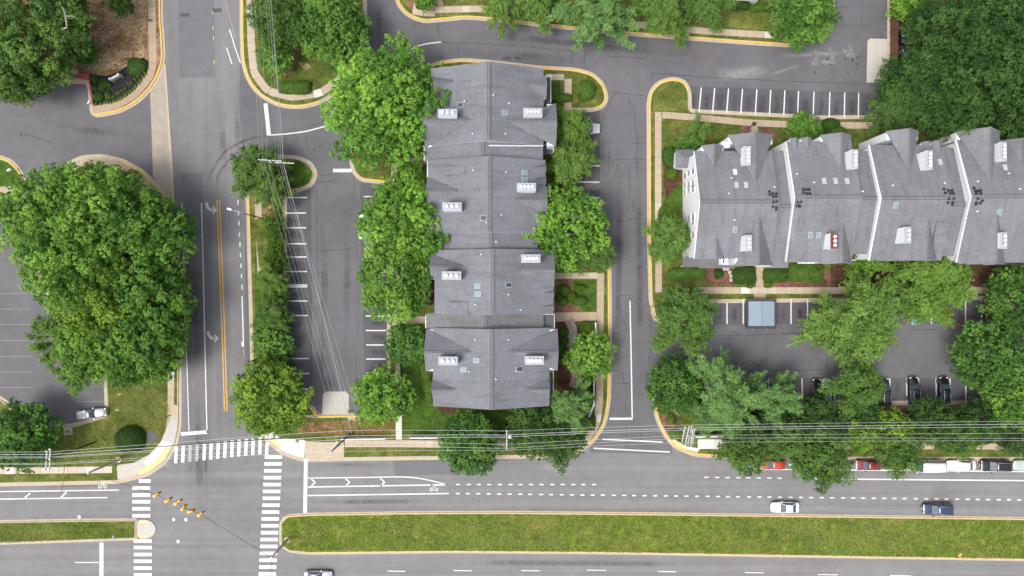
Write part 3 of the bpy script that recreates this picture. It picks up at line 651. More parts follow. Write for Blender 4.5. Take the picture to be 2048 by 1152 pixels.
# sealed cracks and joints in the asphalt
def crack(pts, w=.9, j=.9, z=.016):
    P = []
    for a, b in zip(pts, pts[1:]):
        n = max(2, int(math.hypot(b[0]-a[0], b[1]-a[1])/5))
        for i in range(n):
            t = i/n; P.append((a[0]+(b[0]-a[0])*t+rnd.uniform(-j, j), a[1]+(b[1]-a[1])*t+rnd.uniform(-j, j)))
    P.append(pts[-1]); band('crack_seal', P, w/K, z, 'tar')
for pts, w, j in (
    ([(880, 84), (970, 87), (1060, 94), (1143, 102)], .8, .3), ([(1143, 102), (1146, 60)], .8, .2), ([(1062, 94), (1064, 70), (1056, 60), (1057, 50)], .7, .4),
    ([(876, 45), (875, 60), (882, 84)], .8, .6), ([(842, 43), (815, 62), (780, 85)], .8, .8), ([(916, 86), (918, 118)], .8, .3), ([(1145, 102), (1144, 130)], .8, .3),
    ([(1162, 75), (1180, 82), (1190, 70), (1175, 85), (1165, 88), (1163, 78)], .8, 1.2), ([(1210, 82), (1240, 86), (1265, 88)], .9, 1.0), ([(1167, 98), (1172, 108), (1168, 130)], .8, 1), ([(1175, 98), (1170, 112)], .7, 1),
    ([(1292, 75), (1292, 117), (1220, 113)], .8, .3), ([(1304, 146), (1420, 155), (1560, 162), (1732, 168)], .8, .3), ([(1304, 146), (1302, 165)], .8, .2),
    ([(1220, 184), (1256, 187), (1293, 192)], .9, .3), ([(1256, 188), (1257, 205)], .8, .5), ([(1257, 200), (1270, 215), (1271, 260), (1276, 285), (1271, 320), (1275, 340)], .8, 1.1),
    ([(1275, 318), (1295, 320)], .9, .3), ([(1232, 318), (1250, 318), (1276, 319)], .8, .7), ([(1268, 287), (1292, 287)], .8, .4), ([(1275, 322), (1274, 355), (1259, 356)], .8, .6), ([(1259, 330), (1259, 400)], .8, .3),
    ([(1266, 395), (1266, 420), (1272, 425)], .8, .5), ([(1232, 443), (1250, 443), (1270, 436)], .9, .6), ([(1236, 395), (1238, 415)], .6, .5), ([(1218, 300), (1218, 345), (1211, 352)], .8, .4),
    ([(1210, 240), (1207, 232), (1215, 215), (1220, 200), (1235, 185)], .8, .9), ([(1220, 312), (1226, 322), (1222, 330)], .7, .8), ([(1232, 330), (1240, 328), (1230, 345), (1231, 360)], .7, .8),
    ([(1245, 528), (1255, 526)], .8, .5), ([(1247, 547), (1254, 548)], .9, .3), ([(1232, 595), (1240, 591), (1260, 590)], .9, .6), ([(1246, 637), (1251, 650), (1253, 660), (1244, 662)], .9, .8), ([(1236, 720), (1252, 712), (1257, 700)], .9, .8),
    ([(1226, 740), (1246, 742), (1248, 765), (1262, 768)], .9, .8), ([(1226, 767), (1262, 768)], .8, .4), ([(1252, 820), (1255, 830), (1250, 812)], .8, .8), ([(1253, 850), (1252, 905)], .8, .6), ([(1276, 852), (1284, 880)], .7, .7),
    ([(633, 380), (634, 500), (636, 545), (645, 545), (645, 770)], .8, .3), ([(708, 350), (708, 400), (716, 408), (721, 395), (720, 370)], .7, .4), ([(620, 500), (675, 500), (700, 497), (712, 493)], .8, .5),
    ([(619, 310), (640, 292), (653, 285)], .8, .7), ([(630, 348), (650, 352), (670, 345), (685, 343)], .9, 1.0), ([(625, 362), (645, 365), (672, 360)], .9, .6), ([(612, 255), (640, 246), (652, 238)], .8, .8), ([(612, 265), (613, 290), (617, 300)], .7, .6),
    ([(570, 270), (572, 285)], .8, .5), ([(588, 268), (596, 278)], .8, .6), ([(620, 620), (622, 700), (628, 760)], .8, .5), ([(710, 420), (714, 520)], .6, .3), ([(715, 530), (716, 600), (712, 760)], .5, .4),
    ([(1430, 672), (1535, 669), (1614, 667)], .8, .3), ([(1463, 668), (1468, 662), (1475, 670)], .7, .6), ([(1428, 685), (1450, 675), (1476, 676)], .9, .8), ([(1533, 675), (1532, 730)], .7, .3), ([(1450, 740), (1660, 740)], .9, .3),
    ([(1460, 717), (1475, 725), (1478, 730), (1462, 720)], .9, .6), ([(1478, 730), (1500, 722), (1515, 730), (1520, 738)], .9, .8), ([(1424, 700), (1432, 710), (1436, 720)], .8, .8), ([(1562, 650), (1566, 668), (1600, 667), (1606, 672)], .8, .8), ([(1655, 712), (1654, 735)], 1.1, 1.2),
    ([(1820, 660), (1870, 659), (1958, 662)], .8, .4), ([(1300, 580), (1302, 690), (1298, 730)], .8, .4),
    ([(1726, 0), (1722, 48)], .6, .3), ([(1662, 52), (1745, 50)], .6, .3), ([(1672, 16), (1695, 14)], .6, .3), ([(1640, 168), (1645, 182)], .7, .7), ([(1655, 170), (1657, 185)], .7, .7),
    
    ([(1120, 220), (1195, 222)], .01, .1)):
    if w > .1: crack(pts, w*1.05, j)
def blot(px, py, rx, ry, m='stain', z=.0165):
    n = 14; sheet('oil_stain', [(px+rx*(1+rnd.uniform(-.4, .3))*math.cos(2*math.pi*a/n), py+ry*(1+rnd.uniform(-.4, .3))*math.sin(2*math.pi*a/n)) for a in range(n)], z, M[m])
for q in ((1655, 118, 2, 3), (1705, 120, 2, 4), (1715, 115, 3, 2), (1722, 112, 3, 2), (1690, 118, 3, 1.5), (1662, 130, 2, 2), (1630, 145, 2, 3), (1696, 145, 2, 2), (1665, 160, 1.5, 2), (1714, 128, 1.5, 3),
          (1413, 210, 2, 2), (1440, 213, 1.5, 1.5), (1494, 216, 3, 1.5), (1522, 220, 2, 1.5), (1552, 222, 3, 2), (1580, 224, 2.5, 2), (1608, 223, 3, 1.5), (1640, 224, 3, 2), (1673, 222, 1.5, 2), (1706, 223, 2, 2), (1645, 186, 2, 1.5),
          (1494, 765, 3, 6), (1524, 768, 3, 5), (1584, 764, 3, 7), (1553, 705, 1.5, 1.5), (1468, 638, 2, 1.5), (730, 590, 3, 2), (1015, 116, 3, 3), (1035, 117, 6, 2.5), (42, 268, 3, 4), (1590, 1008, 1.5, 1), (1265, 1002, 1.5, 1), (958, 1001, 1.5, 1), (812, 1006, 1.5, 1)):
    blot(*q)
for i in range(26): blot(612+i*7.2+rnd.uniform(-3, 3), 1004+rnd.uniform(-2, 2), rnd.uniform(1, 3), rnd.uniform(.4, .8), 'lot', .006)
crack([(48, 268), (70, 274), (105, 286)], 1.2, .6)

# ------------------------------------------------------------------ foliage
def quads_mesh(name, V, tn, per=4, core=None):
    n = len(V)//per
    me = bpy.data.meshes.new(name)
    nv = len(V); F = np.arange(nv, dtype=np.int32)
    vals = np.repeat(tn, 1)
    if core is not None:
        cv, cf = core; off = nv
        V = np.vstack([V, cv]); F = np.concatenate([F, (cf+off).ravel().astype(np.int32)])
        starts = np.concatenate([np.arange(0, nv, per), nv + np.arange(0, cf.size, 3)]); vals = np.concatenate([vals, np.zeros(len(cf))])  # core faces all take the darkest leaf tone
    else:
        starts = np.arange(0, nv, per)
    me.vertices.add(len(V)); me.vertices.foreach_set('co', V.astype('f').ravel())
    me.loops.add(len(F)); me.loops.foreach_set('vertex_index', F)
    me.polygons.add(len(starts)); me.polygons.foreach_set('loop_start', starts.astype(np.int32))
    me.update(calc_edges=True); me.validate()
    a = me.attributes.new('tone', 'FLOAT', 'FACE'); a.data.foreach_set('value', vals.astype('f'))
    return me

def unit(v): return v/np.maximum(1e-9, np.linalg.norm(v, axis=-1, keepdims=True))

def leaves(P, N, L, W, rg, jit):
    """one rhombic leaf spray per point P facing about N"""
    n = len(P)
    N = unit(N + rg.normal(0, jit, (n, 3)))
    a = unit(np.cross(N, rg.normal(0, 1, (n, 3)))); b = np.cross(N, a)
    l = (L*rg.uniform(.7, 1.3, n))[:, None]; w = (W*rg.uniform(.7, 1.3, n))[:, None]
    Q = np.stack([P-a*l*.5, P+b*w*.5+a*l*.05, P+a*l*.5, P-b*w*.5+a*l*.05], 1)
    return Q.reshape(-1, 3)

def sphere_pts(n, rg, up=0.0):
    d = rg.normal(0, 1, (n, 3)); d[:, 2] += up
    return unit(d)

def crown(name, R, Hc, seed, nc=60, cr=(.2, .3), sub=14, sr=(.3, .46), lf=20, L=.34, W=.22, jit=.45, lump=.16, low=.12, inner=.25, flat=.75, gap=.78, rough=.13):
    """leaf clumps set apart over a domed, uneven crown, so that dark gaps open between them"""
    rg = np.random.default_rng(seed)
    ph = rg.uniform(0, 6.28, 5)
    def rho(az, t):
        prof = np.where(t > .38, np.sqrt(np.clip(1-((t-.38)/.62)**2, 0, 1)), .72+.28*t/.38)
        wob = 1 + lump*(np.sin(2*az+ph[0])*.5+np.sin(3*az+ph[1])*.6+np.sin(5*az+ph[2])*.5+.4*np.sin(7*az+ph[3]+3*t))
        return R*prof*wob
    Cn, Rc = [], []
    for _ in range(nc*14):
        if len(Cn) >= nc: break
        az = rg.uniform(0, 6.283); t = low + (1-low)*(1-rg.uniform()**1.3)
        if rg.uniform() < .2: t = rg.uniform(low, .5)
        k = rg.uniform(1-2.2*rough, 1+rough*.4)
        r = float(rho(np.array(az), np.array(t)))*.88*k
        c = np.array([r*math.cos(az), r*math.sin(az), t*Hc*.93*(.35+.65*k)]); q = rg.uniform(cr[0], cr[1])*R
        if all(np.linalg.norm((c-d)*np.array([1, 1, .75])) > gap*(q+e)*.86 for d, e in zip(Cn, Rc)): Cn.append(c); Rc.append(q)
    ni = int(nc*inner); az2 = rg.uniform(0, 6.283, ni); rr = R*np.sqrt(rg.uniform(0, .5, ni)); tz = rg.uniform(.25, .62, ni)*np.sqrt(np.clip(1-(rr/R)**2, .1, 1))
    Cn = np.vstack([np.array(Cn), np.stack([rr*np.cos(az2), rr*np.sin(az2), tz*Hc], 1)])
    Rc = np.concatenate([Rc, rg.uniform(cr[0], cr[1], ni)*R])
    d = sphere_pts(len(Cn)*sub, rg, .7).reshape(len(Cn), sub, 3); d[..., 2] *= flat
    out = unit(Cn*np.array([1, 1, .8]))[:, None, :]
    d = d + .2*out
    S = Cn[:, None, :] + d*(Rc[:, None]*rg.uniform(.6, 1.08, (len(Rc), sub)))[..., None]
    ctone = rg.uniform(-.36, .34, len(Cn))
    S = S.reshape(-1, 3); sn = unit(d).reshape(-1, 3); st = np.repeat(ctone, sub) + rg.uniform(-.2, .2, len(S))
    sR = rg.uniform(sr[0], sr[1], len(S))*(.75+.5*np.repeat(Rc/R, sub)/cr[1])
    e = sphere_pts(len(S)*lf, rg, .5).reshape(len(S), lf, 3) + .45*sn[:, None, :]
    e = unit(e)
    P = (S[:, None, :] + e*(sR[:, None]*rg.uniform(.45, 1.05, (len(S), lf)))[..., None]).reshape(-1, 3)
    N = (e + np.array([0, 0, .5])).reshape(-1, 3)
    tn = np.repeat(st, lf) + rg.normal(.5, .15, len(P))
    P[:, 2] = np.maximum(P[:, 2], -.1*Hc)
    V = leaves(P, N, L, W, rg, jit)
    return quads_mesh(name, V, np.clip(tn, 0, 1)), Cn

def feathery(name, R, Hc, seed, nb=34, tw=46, nl=20, L=.42, W=.11, lump=.2, twl=(.7, 1.7), droop=.35, spread=.75, up=.8, arms=(.72, 1.05), jit=.55):
    """limbs that fan out from the trunk and carry leafy twigs"""
    rg = np.random.default_rng(seed); ph = rg.uniform(0, 6.28, 4)
    P, N, T, tips = [], [], [], []
    for k in range(nb):
        az = rg.uniform(0, 6.283); el = rg.uniform(.05, 1.0)
        rr = R*(1+lump*(np.sin(2*az+ph[0])*.6+np.sin(3*az+ph[1])*.6+.4*np.sin(5*az+ph[2])))*np.cos(el*1.25)*rg.uniform(*arms)
        tip = np.array([rr*math.cos(az), rr*math.sin(az), Hc*(.25+.75*math.sin(el*1.45))]); tips.append(tip)
        b0 = np.array([0, 0, Hc*(.12+.4*el)])
        tt = rg.uniform(.28, 1.0, tw)**.8
        base = b0 + (tip-b0)*tt[:, None]; base[:, 2] += Hc*.08*np.sin(tt*3.14)
        dirn = unit(unit(tip*np.array([1, 1, .3])) + rg.normal(0, spread, (tw, 3)) + np.array([0, 0, .12]))
        ln = rg.uniform(twl[0], twl[1], tw)*(R/6.0)**.5; tone0 = rg.uniform(-.22, .22) + rg.uniform(-.15, .15, tw)
        s = rg.uniform(.1, 1, (tw, nl))
        p = base[:, None, :] + dirn[:, None, :]*(ln[:, None]*s)[..., None]
        p[..., 2] -= droop*ln[:, None]*s**2
        p += rg.normal(0, .09, p.shape)
        P.append(p.reshape(-1, 3)); T.append(np.repeat(tone0, nl) + rg.normal(.5, .17, tw*nl))
        N.append(np.repeat(dirn*.25 + np.array([0, 0, up]), nl, 0))
    P = np.vstack(P); N = np.vstack(N); T = np.concatenate(T)
    return quads_mesh(name, leaves(P, N, L, W, rg, jit), np.clip(T, 0, 1)), np.array(tips)

def shrub_mesh(name, a, b, h, seed, n=5200, L=.16, W=.11, power=2.6, lump=.1):
    """clipped or rounded bush: leafy skin around a solid core in the darkest leaf tone"""
    rg = np.random.default_rng(seed); ph = rg.uniform(0, 6.28, 6)
    d = sphere_pts(n, rg, .5); d[:, 2] = np.abs(d[:, 2])
    s = (np.abs(d[:, 0])**power + np.abs(d[:, 1])**power + np.abs(d[:, 2])**power)**(-1/power)
    w = 1 + lump*(np.sin(4*d[:, 0]+ph[0])+np.sin(5*d[:, 1]+ph[1])+np.sin(6*d[:, 2]+ph[2]+3*d[:, 0]))/2
    Q = d*(s*w)[:, None]*np.array([a, b, h])*rg.uniform(.86, 1.02, n)[:, None]
    V = leaves(Q, unit(d/np.array([a, b, h])) + np.array([0, 0, .3]), L, W, rg, .5)
    bm = B(); bmesh.ops.create_icosphere(bm, subdivisions=2, radius=1)
    for v in bm.verts:
        q = v.co; k = (abs(q.x)**power+abs(q.y)**power+abs(q.z)**power)**(-1/power)
        v.co = Vector((q.x*k*a*.8, q.y*k*b*.8, max(0, q.z)*k*h*.8))
    bm.verts.index_update()
    cv = np.array([v.co[:] for v in bm.verts]); cf = np.array([[v.index for v in f.verts] for f in bm.faces]); bm.free()
    tn = np.clip(rg.normal(.5, .2, n) + .15*np.sin(3*Q[:, 0]+ph[3])*np.sin(3*Q[:, 1]+ph[4]), 0, 1)
    return quads_mesh(name, V, tn, 4, (cv, cf))

def trunk_mesh(name, hb, tips, r, seed):
    rg = random.Random(seed); bm = B()
    top = max(t[2] for t in tips)*.62
    tube(bm, [(0, 0, -.1), (.03, .02, hb*.5), (rg.uniform(-.2, .2), rg.uniform(-.2, .2), hb), (rg.uniform(-.4, .4), rg.uniform(-.4, .4), hb+top)], r, 9, r*.25)
    idx = list(range(len(tips))); rg.shuffle(idx)
    for i in idx[:16]:
        t = Vector(tips[i]); t.z += hb
        s = Vector((0, 0, hb*.8 + rg.uniform(0, top*.5)))
        m_ = s.lerp(t, .5); m_.z += .1*t.length*.3
        tube(bm, [s, m_, s.lerp(t, .97)], r*.42, 6, r*.07)
    me = bpy.data.meshes.new(name); bm.to_mesh(me); bm.free()
    return me

# prototype crowns: (mesh, clump tips, built radius, built crown height, bark)
PRO = {}
def proto(key, fn, R, Hc, mat, bark='bark', hb=2.6, tr=.2, **kw):
    me, tips = fn('crown', R, Hc, **kw); me.materials.append(M[mat])
    tm = trunk_mesh('trunk', hb, tips, tr, kw.get('seed', 1)); tm.materials.append(M[bark])
    PRO[key] = (me, tm, R, Hc, hb)
for i in range(3):
    proto('maple%d' % i, crown, 6.0, 7.5, 'lf_maple', seed=11+i, nc=110, cr=(.15, .23), sub=24, sr=(.2, .36), lf=16, L=.27, W=.17, hb=2.8, tr=.22, lump=.085, gap=.74, rough=.13, inner=.3)
    proto('big%d' % i, crown, 8.0, 10.5, 'lf_maple', seed=31+i, nc=120, cr=(.125, .2), sub=28, sr=(.24, .42), lf=18, L=.30, W=.19, hb=3.6, tr=.32, lump=.1, rough=.2, gap=.78, inner=.25)
    proto('oak%d' % i, crown, 6.5, 8.5, 'lf_oak', seed=51+i, nc=100, cr=(.13, .21), sub=22, sr=(.22, .4), lf=16, L=.28, W=.15, jit=.65, hb=3.2, tr=.24, lump=.13, rough=.2, gap=.76, inner=.3)
    proto('fine%d' % i, feathery, 5.5, 6.5, 'lf_fine', seed=71+i, bark='barkw', hb=2.6, tr=.15, nb=54, tw=44, nl=20, arms=(.55, 1.0), lump=.09)
for i in range(2):
    proto('wispy%d' % i, feathery, 5.0, 6.0, 'lf_fine', seed=91+i, bark='barkw', hb=2.4, tr=.13, nb=24, tw=34, nl=15, L=.36, W=.10, lump=.16)
    proto('pine%d' % i, feathery, 4.8, 8.0, 'lf_pine', seed=101+i, nb=66, tw=40, nl=28, L=.34, W=.075, lump=.13, twl=(.4, 1.0), droop=-.1, spread=.9, up=.7, arms=(.45, 1.08), jit=.8, hb=2.5, tr=.17)
    proto('small%d' % i, crown, 3.2, 4.0, 'lf_maple', seed=121+i, nc=50, cr=(.2, .3), sub=15, sr=(.18, .32), lf=15, L=.23, W=.14, hb=1.3, tr=.10, lump=.12, gap=.66, inner=.4)
    proto('bushy%d' % i, crown, 2.6, 2.6, 'lf_shrub', seed=141+i, nc=30, cr=(.22, .34), sub=9, sr=(.22, .36), lf=16, L=.22, W=.13, hb=.25, tr=.06, low=0.0)
SHR = {}
for i in range(3):
    SHR['round%d' % i] = shrub_mesh('foliage', 1.0, 1.0, 1.1, 161+i, 3600, .15, .10, 2.2, .12)
SHR['clip'] = shrub_mesh('foliage', 2.5, 2.5, 2.3, 170, 15000, .15, .10, 2.1, .03)
SHR['hedge'] = shrub_mesh('foliage', 2.6, 1.1, 1.2, 171, 8500, .16, .11, 4.0, .08)
SHR['tuft'] = shrub_mesh('foliage', .34, .34, .34, 172, 260, .14, .06, 2, .2)
for me in SHR.values(): me.materials.append(M['lf_shrub'])

def tree(kind, px, py, rpx, label, top=None, tint=(1, 1, 1), rz=None, group=None, cat='tree', sy=1.0, name=None, base=.13):
    """a tree whose crown the photo shows at px, py with radius rpx"""
    me, tm, R, Hc, hb = PRO[kind]
    r = rpx/K
    top = top or {'maple': 9.5, 'big': 14, 'oak': 12, 'fine': 8.5, 'wispy': 7.5, 'pine': 11, 'small': 5.0, 'bushy': 2.6}[kind.rstrip('0123456789')]
    zm = top*.6
    s = r*(H-zm)/H/R/{'maple': .97, 'big': 1.0, 'fine': .93, 'wispy': .92, 'pine': .92}.get(kind.rstrip('0123456789'), 1.0); zs = top/(Hc+hb)
    p = at(px, py, zm); p.z = base
    root = empty(name or {'pine': 'pine_tree', 'bushy': 'bush'}.get(kind.rstrip('0123456789'), 'tree'), p, label, cat, group, rnd.uniform(0, 6.28) if rz is None else rz)
    root.scale = (s, s*sy, zs)
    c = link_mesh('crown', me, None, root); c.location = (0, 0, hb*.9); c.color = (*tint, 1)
    link_mesh('trunk', tm, None, root)
    return root

def bush(key, px, py, rx, ry, h, label, tint=(1, 1, 1), rz=0.0, cat='bush', name='bush', group=None, base=.13):
    me = SHR[key]; d0 = {'clip': (2.5, 2.5, 2.3), 'hedge': (2.6, 1.1, 1.2), 'tuft': (.34, .34, .34)}.get(key, (1, 1, 1.1))
    p = at(px, py, h*.6); p.z = base
    o = link_mesh(name, me); o.location = p; o.rotation_euler = (0, 0, rz); o.scale = (rx/K/d0[0], ry/K/d0[1], h/d0[2]); o.color = (*tint, 1)
    return tag(o, label, cat, group)

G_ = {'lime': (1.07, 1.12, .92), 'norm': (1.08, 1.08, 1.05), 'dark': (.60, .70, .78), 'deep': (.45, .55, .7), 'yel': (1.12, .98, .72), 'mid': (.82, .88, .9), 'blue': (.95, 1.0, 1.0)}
T = [
 # north-west corner
 ('oak0', 62, 78, 108, 'huge dark green tree filling the top left corner of the photo', 14, 'norm'),
 ('oak1', 20, 150, 62, 'dark green tree at the left edge above the grey driveway', 11, 'norm'),
 ('oak2', 128, 18, 46, 'dark green tree behind the bare white dead branch', 10, 'mid'),
 ('small0', 166, 102, 27, 'small dark leafy tree above the red brick wall', 4.5, 'dark'),
 ('oak1', 238, 4, 26, 'green tree cut by the top edge above the leaf litter slope', 7, 'mid'),
 # island with the corner pavement
 ('oak2', 560, 38, 62, 'dense green tree beside the top corner pavement under the power lines', 9, 'norm'),
 ('small1', 552, 112, 34, 'lower bushy tree between the corner pavement and bare soil path', 5, 'norm'),
 ('maple1', 668, 52, 74, 'round leafy tree on the top island next to the private road', 10, 'mid'),
 # maples round the left building
 ('maple0', 773, 208, 122, 'largest bright green maple overhanging the north west corner of the long grey roof', 12, 'lime'),
 ('maple2', 812, 447, 90, 'bright green maple covering parked cars west of the long grey roof', 11, 'lime'),
 ('maple1', 788, 566, 75, 'deeper green maple between the parking bays and the middle of the long roof', 10.5, 'norm'),
 ('small0', 818, 352, 32, 'small broad leaved tree squeezed between the two western maples', 4.5, 'norm'),
 ('small1', 808, 685, 40, 'small dark bushy tree below the western walkway to the long roof', 4.5, 'dark'),
 ('small1', 762, 795, 56, 'bright green street tree beside the concrete pad and grass', 6.5, 'lime'),
 ('maple2', 540, 796, 76, 'yellow green street tree at the corner ramp above the crosswalk', 8.5, 'yel'),
 # strip along the side road
 ('fine2', 516, 346, 58, 'leafy tree beside the utility pole with double crossarms', 7, 'mid'),
 ('fine1', 548, 384, 38, 'airy tree spreading over the pavement south of the double crossarm pole', 6.5, 'norm'),
 ('fine0', 546, 560, 35, 'feathery small tree over the strip beside the first turn arrow lane', 5, 'norm'),
 ('fine1', 546, 628, 37, 'feathery dark small tree in the middle of the roadside strip', 5, 'mid'),
 ('bushy0', 550, 470, 22, 'leafy bush along the pavement near the upper parking bays', 3, 'norm'),
 ('bushy1', 552, 500, 22, 'bright bush between pavement and bays just above the feathery trees', 3, 'norm'),
 ('bushy1', 548, 445, 24, 'bright leafy bush just below the brown soil gap of the roadside strip', 2.6, 'norm'),
 ('bushy0', 552, 525, 26, 'leafy bush right of the pavement above the first feathery strip tree', 2.8, 'mid'),
 ('bushy1', 556, 595, 24, 'leafy bush squeezed between the two feathery strip trees', 2.6, 'norm'),
 ('bushy0', 524, 655, 22, 'small bush on the kerb side of the roadside strip', 2.2, 'norm'),
 ('bushy1', 560, 665, 22, 'small bush on the bay side of the roadside strip', 2.4, 'mid'),
 ('small0', 543, 688, 38, 'dense dark small tree at the lower end of the roadside strip', 4.5, 'mid'),
 ('bushy0', 555, 725, 26, 'low dark bush tucked behind the yellow green corner tree', 2.5, 'dark'),
 # the big western clump
 ('big0', 100, 440, 102, 'broad bright tree at the left edge of the big western clump', 14, 'norm'),
 ('big1', 207, 430, 108, 'tall bright tree crowning the top of the big western clump', 15.5, 'norm'),
 ('big2', 284, 465, 90, 'green tree of the western clump overhanging the side road', 13.5, 'mid'),
 ('big1', 150, 525, 104, 'tall bright tree in the middle of the big western clump', 15.5, 'norm'),
 ('big0', 304, 590, 80, 'green tree of the western clump leaning over the white lane line', 12.5, 'mid'),
 ('big2', 215, 600, 96, 'yellowing tree in the middle of the western clump', 13, 'yel'),
 ('big1', 285, 690, 84, 'dark green tree at the foot of the western clump above the lawn', 12, 'mid'),
 ('big0', 190, 690, 74, 'lower tree of the western clump above the west parking lot', 11, 'norm'),
 ('wispy1', 118, 678, 58, 'thin yellow green tree with see through twigs over the west parking lot', 9, 'lime'),
 ('wispy0', 160, 735, 48, 'sparse low tree with see through twigs hanging over faded parking lines', 8, 'lime'),
 # south-west corner
 ('maple0', 52, 872, 66, 'dark broad leaved tree by the wooden pole in the lower left corner', 8.5, 'dark'),
 # east of the left building
 ('fine2', 1142, 255, 42, 'feathery tree beside the silver car and long roof', 6.5, 'lime'),
 ('fine1', 1140, 330, 48, 'feathery tree between the long roof and the middle drive, next to the round maple', 6.5, 'norm'),
 ('wispy0', 1172, 305, 32, 'thin drooping tree over the parking line by the middle drive', 5.5, 'norm'),
 ('maple1', 1124, 452, 84, 'brightest round lime green maple east of the long roof', 10.5, 'lime'),
 ('fine0', 1186, 500, 50, 'feathery dark tree peeking out behind the lime green maple', 7, 'mid'),
 ('small0', 1182, 712, 46, 'rounded green tree over the white garden fence', 5.5, 'norm'),
 ('pine0', 1138, 812, 54, 'soft blue green pine by the south east corner of the long roof', 9, 'blue'),
 ('oak0', 1065, 862, 56, 'dark tree south of the long roof beside the transformer pole', 8.5, 'mid'),
 ('oak1', 1118, 882, 52, 'dark tree below the blue green pine reaching over the kerb', 8.5, 'mid'),
 ('maple2', 938, 890, 60, 'olive green street tree hanging over the wide road', 8, 'dark'),
 ('small1', 926, 850, 30, 'small dark tree at the lawn edge behind the olive street tree', 5, 'dark'),
 # top strip
 ('small1', 850, -6, 24, 'small green tree at the top edge by the curved yellow kerb', 4.5, 'norm'),
 ('fine1', 1012, 5, 54, 'feathery tree at the top edge left of the blue green pine', 7, 'norm'),
 ('fine2', 1080, 12, 52, 'feathery tree just left of the blue green pine at the top', 7, 'norm'),
 ('pine1', 1195, 22, 82, 'wide blue green pine overhanging the yellow kerb at the top', 11, 'blue'),
 ('fine0', 1318, 12, 60, 'feathery tree right of the blue green pine at the top', 8, 'norm'),
 ('wispy1', 1347, 60, 33, 'slim light tree leaning over the yellow kerb and pavement', 5.5, 'norm'),
 ('fine2', 1412, 12, 54, 'feathery tree beside the small white roof at the top', 7, 'mid'),
 ('maple0', 1605, 32, 62, 'broad green tree where the top pavement meets the parking court', 9, 'mid'),
 # forest in the north-east
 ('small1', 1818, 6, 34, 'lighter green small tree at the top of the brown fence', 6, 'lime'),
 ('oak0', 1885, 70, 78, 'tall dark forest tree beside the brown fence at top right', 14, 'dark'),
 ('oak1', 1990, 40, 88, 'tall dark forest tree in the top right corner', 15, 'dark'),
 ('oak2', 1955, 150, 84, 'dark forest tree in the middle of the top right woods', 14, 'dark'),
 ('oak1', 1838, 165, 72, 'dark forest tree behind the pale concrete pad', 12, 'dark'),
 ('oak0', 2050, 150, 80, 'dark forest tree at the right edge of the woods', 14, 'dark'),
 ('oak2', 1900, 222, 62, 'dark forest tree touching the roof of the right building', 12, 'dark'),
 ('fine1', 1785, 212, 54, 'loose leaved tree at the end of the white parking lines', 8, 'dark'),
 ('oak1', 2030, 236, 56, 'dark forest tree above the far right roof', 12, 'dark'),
 # yard of the right building
 ('wispy1', 1392, 262, 30, 'thin pale flowering tree on the lawn by the white gabled wall', 5, 'norm'),
 ('small0', 1388, 288, 22, 'small dark tree at the north west corner of the white gabled building', 4, 'dark'),
 ('fine0', 1338, 480, 52, 'feathery green tree hiding the lower windows of the white gabled wall', 7, 'norm'),
 ('small1', 1606, 258, 32, 'small rounded tree north of the right building beside the pavement', 4.5, 'mid'),
 # south lot
 ('fine2', 1362, 642, 72, 'large feathery tree at the entrance of the south parking lot', 9, 'mid'),
 ('fine0', 1705, 637, 97, 'widest feathery tree in the middle of the south parking lot', 11, 'norm'),
 ('fine1', 1852, 572, 84, 'bright feathery tree against the front of the right building', 9, 'lime'),
 ('small0', 1724, 530, 30, 'small bright tree against the right building below a window', 5.5, 'norm'),
 ('maple0', 1348, 770, 56, 'dark clumpy tree right of the middle drive', 8, 'dark'),
 ('pine0', 1446, 792, 82, 'large blue green pine at the south parking bays', 11, 'blue'),
 ('pine1', 1548, 795, 56, 'smaller blue green pine with bare grey limbs below it', 9, 'blue'),
 ('fine2', 1704, 772, 58, 'feathery tree over the white cars in the south bays', 9, 'mid'),
 ('oak0', 2040, 455, 28, 'dark tree crown in front of the far right roof', 12, 'mid'),
 ('maple2', 2040, 600, 66, 'dark spotted leaf tree at the right edge beside the red machine', 11, 'dark'),
 ('maple1', 1988, 720, 78, 'dark spotted leaf tree at the right end of the south lot', 11.5, 'dark'),
 ('maple0', 2045, 792, 64, 'brighter tree in the right edge above the power lines', 11, 'norm'),
 # thicket along the wide road
 ('pine0', 1418, 832, 46, 'blue green pine low beside the slanted pole', 7, 'blue'),
 ('oak1', 1488, 893, 54, 'dark dense tree at the end of the pale pavement ramp', 8, 'norm'),
 ('fine0', 1562, 880, 50, 'pale feathery tree above the red car with orange roof', 8, 'mid'),
 ('oak2', 1640, 915, 62, 'green tree hanging out over the wide road in the thicket', 8.5, 'norm'),
 ('oak0', 1640, 846, 54, 'dark tree in the thicket behind the south bays', 8, 'dark'),
 ('small1', 1722, 868, 36, 'upright lighter tree of the thicket crossed by power lines', 6.5, 'yel'),
 ('small0', 1784, 862, 42, 'lighter olive tree of the thicket behind the white van', 6.5, 'yel'),
 ('oak1', 1795, 902, 50, 'green tree covering the front of the white van', 8, 'norm'),
 ('oak2', 1908, 872, 45, 'green tree leaning over the parked white sedan', 8, 'norm'),
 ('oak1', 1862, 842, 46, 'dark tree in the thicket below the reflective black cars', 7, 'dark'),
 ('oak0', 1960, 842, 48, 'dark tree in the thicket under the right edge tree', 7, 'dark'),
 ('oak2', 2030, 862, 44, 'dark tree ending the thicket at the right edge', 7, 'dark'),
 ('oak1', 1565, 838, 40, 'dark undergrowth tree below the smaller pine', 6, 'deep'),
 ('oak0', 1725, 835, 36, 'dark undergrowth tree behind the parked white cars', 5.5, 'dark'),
 ('oak2', 1500, 850, 40, 'dark undergrowth tree under the large pine', 6, 'deep'),
]
